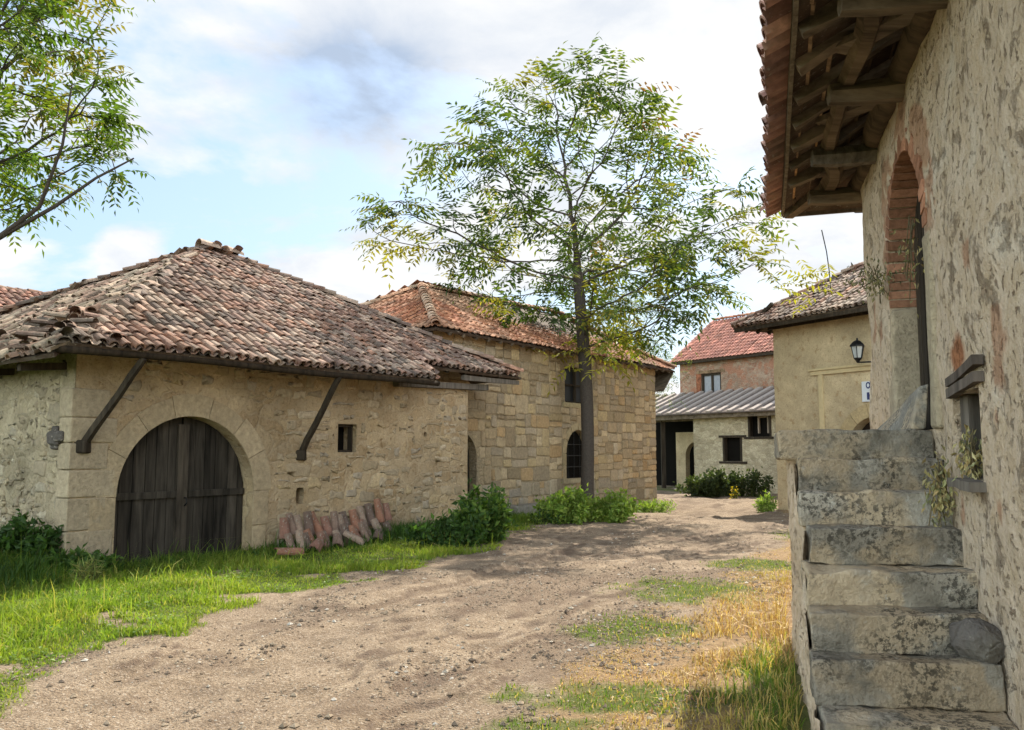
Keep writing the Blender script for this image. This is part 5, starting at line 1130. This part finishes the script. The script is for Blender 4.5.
leftb = ss(-3.6, -4.6, x)*ss(9.6, 8.2, y)
h = r.uniform(.018, .05, n)*(1+1.9*tall+2.2*nearw+3.*leftb); k = r.random(n) < .02; h[k] *= 2.6; yel = fbm(x*1.2, y*1.2, 72, 3)
ca, cb_, cc = np.array((.12, .2, .025)), np.array((.26, .32, .04)), np.array((.36, .33, .09)); t1 = r.random(n)[:, None]; cols = lerp(ca, cb_, np.clip(t1*.6+ss(.4, .62, yel)[:, None]*.5, 0, 1)); k = r.random(n) < .12; cols[k] = cc
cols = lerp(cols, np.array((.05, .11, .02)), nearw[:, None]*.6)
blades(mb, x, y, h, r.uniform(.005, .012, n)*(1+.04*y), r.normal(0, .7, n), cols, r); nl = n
k = np.nonzero(fbm(x*2.3, y*2.3, 75, 3)+r.normal(0, .05, n) > .56)[0][::5]; m_ = len(k); AXc = nrows(np.stack([r.normal(0, 1, m_), r.normal(0, 1, m_), r.uniform(.0, .5, m_)], 1)); SXc = nrows(np.cross(AXc, r.normal(0, .3, (m_, 3))+np.array([0, 0, 1.]))); L_ = r.uniform(.02, .05, m_); leaf_quads(mb, np.stack([x[k], y[k], terrain(x[k], y[k])+r.uniform(.01, .05, m_)], 1), AXc, SXc, L_, L_*.8, lerp(np.array((.09, .17, .03)), np.array((.2, .28, .06)), r.random(m_)[:, None]))
tagset(mb.build('grass', MAT['grass']), 'short bright green grass on the left of the dirt road', 'grass', kind='stuff')
# tall weeds along the barn
def dens_w(x, y):
    s = (x-F1.O[0])*F1.U[0]+(y-F1.O[1])*F1.U[1]; nn = (x-F1.O[0])*F1.N[0]+(y-F1.O[1])*F1.N[1]
    a = ((s > -4.5) & (s < 9.2) & (nn > .03) & (nn < 1.2))*ss(1.2, .3, nn)*np.where((s > .5) & (s < 3.2), .35, 1.)*np.where(s > 4.6, 1.2, .8)
    sl = (s < 0) & (s > -1.3) & (nn < .6) & (nn > -4.5); return np.clip(a+sl*.8, 0, 1)
mb = MB(); x, y = scatter(220000, -11, 1.5, 8.5, 20, r, lambda a, b: dens_w(a, b)*free(a, b)*.5); n = len(x); s = (x-F1.O[0])*F1.U[0]+(y-F1.O[1])*F1.U[1]
h = r.uniform(.1, .26, n)*np.where((s > .5) & (s < 3.2), .65, 1)*np.where(s > 5.2, 1.45, 1)*(.6+.8*fbm(x*1.5, y*1.5, 80, 2)); cols = lerp(np.array((.035, .085, .018)), np.array((.075, .14, .025)), r.random(n)[:, None])
blades(mb, x, y, h, r.uniform(.009, .02, n), r.normal(0, .4, n), cols, r)
tagset(mb.build('weeds', MAT['grass']), 'darker tall weeds along the foot of the barn wall', 'weeds', kind='stuff')
# dry grass right of the road
def dens_d(x, y): g, d, dl, dr = zones(x, y); return ((d*(dr > .05)*.9*ss(.3, .58, fbm(x*1.6, y*1.6, 83, 3)+.10*ss(.5, 2, dr))))*np.clip(8.5/y, .1, 1.2)**1.4*free(x, y)
mb = MB(); x, y = scatter(330000, -1.5, 9.5, 4.2, 26, r, dens_d); n = len(x); g, d, dl, dr = zones(x, y)
clump = ss(.45, .66, fbm(x*1.7, y*1.7, 85, 3))*ss(.5, 1.3, dr)+.7*ss(1.6, .4, np.abs(x-(.25+.29*y)))*ss(11, 9, y); h = r.uniform(.015, .045, n)*(1+1.9*clump); pal = np.array([(.5, .32, .13), (.40, .23, .10), (.58, .42, .21), (.3, .17, .08), (.45, .32, .11)])
cols = pal[r.integers(0, 5, n)]*r.lognormal(0, .2, n)[:, None]; yg = ss(.55, .7, fbm(x*.8, y*.8, 86, 2))[:, None]; cols = lerp(cols, np.array((.36, .32, .06)), yg*.45)
blades(mb, x, y, h, r.uniform(.004, .009, n)*(1+.04*y), r.normal(0, .9, n), cols, r)
tagset(mb.build('dry_grass', MAT['dry']), 'dry orange straw grass between the road and the stone stairs', 'dry grass', kind='stuff')
# green patches on the right
def dens_g(x, y): g, d, dl, dr = zones(x, y); return g*(dl < 0)*np.clip(8/y, .15, 1.2)*free(x, y)*(y < 30)
mb = MB(); x, y = scatter(300000, -1.5, 9.5, 4.2, 30, r, dens_g); n = len(x); st_d = np.abs(x-(.25+.29*y)); tallr = ss(.9, .15, st_d)*ss(9, 7, y)
h = r.uniform(.025, .06, n)*(1+2.2*tallr); cols = lerp(np.array((.07, .13, .02)), np.array((.17, .22, .035)), r.random(n)[:, None]); k = r.random(n) < .18+.25*tallr; cols[k] = (.42, .32, .12)
blades(mb, x, y, h, r.uniform(.005, .01, n)*(1+.03*y), r.normal(0, .5, n), cols, r)
tagset(mb.build('grass_patches', MAT['grass']), 'green grass patches in the dry straw and along the stair side', 'grass', kind='stuff')
# gravel and clods
mb = MB(); r = np.random.default_rng(5)
x, y = scatter(260000, -6, 8, 4.3, 24, r, lambda a, b: (a > road_left(b)-.6)*(a < road_right(b)+1.2)*np.clip(6.5/b, .08, 1)**2*(.15+1.5*ss(.50, .62, fbm((a*.42+b*.907)*.7+2, (a*.907-b*.42)*2.1, 78, 4)))*free(a, b)); n = len(x)
s = r.lognormal(-4.75, .62, n); s = np.clip(s*.85, .003, .034); OC = np.array([(1, 0, 0), (0, 1, 0), (-1, 0, 0), (0, -1, 0), (0, 0, 1), (0, 0, -1)], float); OF = np.array([(0, 1, 4), (1, 2, 4), (2, 3, 4), (3, 0, 4), (1, 0, 5), (2, 1, 5), (3, 2, 5), (0, 3, 5)])
V = OC[None]*r.uniform(.6, 1.2, (n, 6, 1))*s[:, None, None]*np.array([1, 1, .62]); an = r.uniform(0, 6.28, n); c_, s_ = np.cos(an)[:, None], np.sin(an)[:, None]; V = np.stack([V[..., 0]*c_-V[..., 1]*s_, V[..., 0]*s_+V[..., 1]*c_, V[..., 2]], -1)+np.stack([x, y, terrain(x, y)+s*.2], 1)[:, None]
pc = np.array([(.33, .26, .19), (.24, .18, .13), (.45, .39, .32), (.17, .13, .1), (.55, .5, .44)])[r.choice(5, n, p=[.3, .36, .08, .23, .03])]
mb.add(V.reshape(-1, 3), [(OF[None]+(np.arange(n)*6)[:, None, None]).reshape(-1, 3)], np.repeat(pc, 6, 0)); tagset(mb.build('gravel', MAT['pebble']), 'loose gravel and dirt clods strewn over the road', 'gravel', kind='stuff')
print('tree', info1, info2, 'grass', nl)

# ------------------------------------------------------------------ sky, sun, camera
wd = bpy.data.worlds.new('World'); bpy.context.scene.world = wd; wd.use_nodes = True; nt = wd.node_tree; nt.nodes.clear()
class GW(G):
    def __init__(s, nt): s.t = nt; s._co = None
g = GW(nt); out = g.n('ShaderNodeOutputWorld')
sky = g.n('ShaderNodeTexSky', sky_type='NISHITA', sun_disc=False, sun_elevation=SUN_EL, sun_rotation=SUN_AZ, altitude=300, air_density=1.0, dust_density=1.6, ozone_density=1.0).outputs[0]
D = g.n('ShaderNodeTexCoord').outputs['Generated']; sep = g.n('ShaderNodeSeparateXYZ', {0: D}); zz = g.math('ADD', g.math('MAXIMUM', sep.outputs[2], 0.), .22)
pv = g.n('ShaderNodeCombineXYZ', {0: g.math('DIVIDE', sep.outputs[0], zz), 1: g.math('DIVIDE', sep.outputs[1], zz), 2: 0.}).outputs[0]
pv2 = g.n('ShaderNodeMapping', {'Vector': pv, 'Location': (1.7, .4, 0), 'Scale': (1., 1., 1.)}).outputs[0]
cov = g.noise(1.15, 9, .56, pv2, .25); fine = g.noise(3.1, 7, .6, pv2, .3)
sd = Vector((math.sin(SUN_AZ)*math.cos(SUN_EL), math.cos(SUN_AZ)*math.cos(SUN_EL), math.sin(SUN_EL)))
dot = g.n('ShaderNodeVectorMath', {0: D, 1: tuple(sd)}, operation='DOT_PRODUCT').outputs['Value']
near = g.ramp(dot, [(.3, 0.), (.98, 1.)])
def blob_dir(az, el, k):
    v = (math.sin(R(az))*math.cos(R(el)), math.cos(R(az))*math.cos(R(el)), math.sin(R(el)))
    return g.math('SMOOTH_MIN', 1., g.math('POWER', g.math('MAXIMUM', g.n('ShaderNodeVectorMath', {0: D, 1: v}, operation='DOT_PRODUCT').outputs['Value'], 0.), k), .01)
cv = g.math('ADD', cov, g.math('MULTIPLY', near, .16))
cv = g.math('ADD', cv, g.math('MULTIPLY', blob_dir(-22, 33, 60), .14)); cv = g.math('ADD', cv, g.math('MULTIPLY', blob_dir(-24.6, 11.6, 1500), .3)); cv = g.math('SUBTRACT', cv, g.math('MULTIPLY', blob_dir(-17, 20, 60), .17))
mask = g.ramp(cv, [(.52, 0.), (.595, 1.)])
hz_ = g.ramp(sep.outputs[2], [(0., .8), (.25, .5), (.6, .25)])
blue = g.mix(hz_, sky, (2.7, 3.65, 4.4))
dark = g.math('MULTIPLY', blob_dir(-10.8, 23.4, 300), 1.15)
shade = g.math('ADD', g.math('MULTIPLY', g.ramp(fine, [(.42, 0.), (.68, 1.)]), .45), dark, clamp=True)
bright = g.mix(near, (4.55, 4.65, 4.8), (4.9, 4.88, 4.8))
cloud = g.mix(shade, bright, (2.3, 2.8, 3.6))
col = g.mix(mask, blue, cloud)
opp_fill = g.ramp(g.math('MULTIPLY_ADD', dot, .5, .5), [(.1, (7.4, 6.5, 5.2)), (.40, (4.9, 4.4, 3.65)), (.66, (1., 1., 1.))])  # warm boost of the sky opposite the sun, added to fill shaded walls
col = g.mix(1., col, opp_fill, 'MULTIPLY')
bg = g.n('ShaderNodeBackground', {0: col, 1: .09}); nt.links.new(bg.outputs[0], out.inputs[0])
ld = bpy.data.lights.new('sun', 'SUN'); ld.energy = 4.3; ld.angle = R(.55); ld.color = (1., .93, .80); lo = bpy.data.objects.new('sun', ld); C.objects.link(lo); lo.rotation_euler = (-sd).to_track_quat('-Z', 'Y').to_euler(); lo.location = (10, 20, 30)
cam = bpy.data.cameras.new('camera'); co = bpy.data.objects.new('camera', cam); C.objects.link(co); cam.sensor_width = 36; cam.lens = 850*36/1024; cam.clip_end = 2000; cam.clip_start = .05
co.location = (0, 0, HC); co.rotation_euler = (math.pi/2+math.atan(84/850), 0, 0)
sc = bpy.context.scene; sc.camera = co; sc.view_settings.view_transform = 'Standard'; sc.view_settings.look = 'None'; sc.view_settings.exposure = 1.3; sc.view_settings.gamma = 1.
try: sc.cycles.use_denoising = True; sc.cycles.max_bounces = 6; sc.cycles.transparent_max_bounces = 8
except Exception: pass
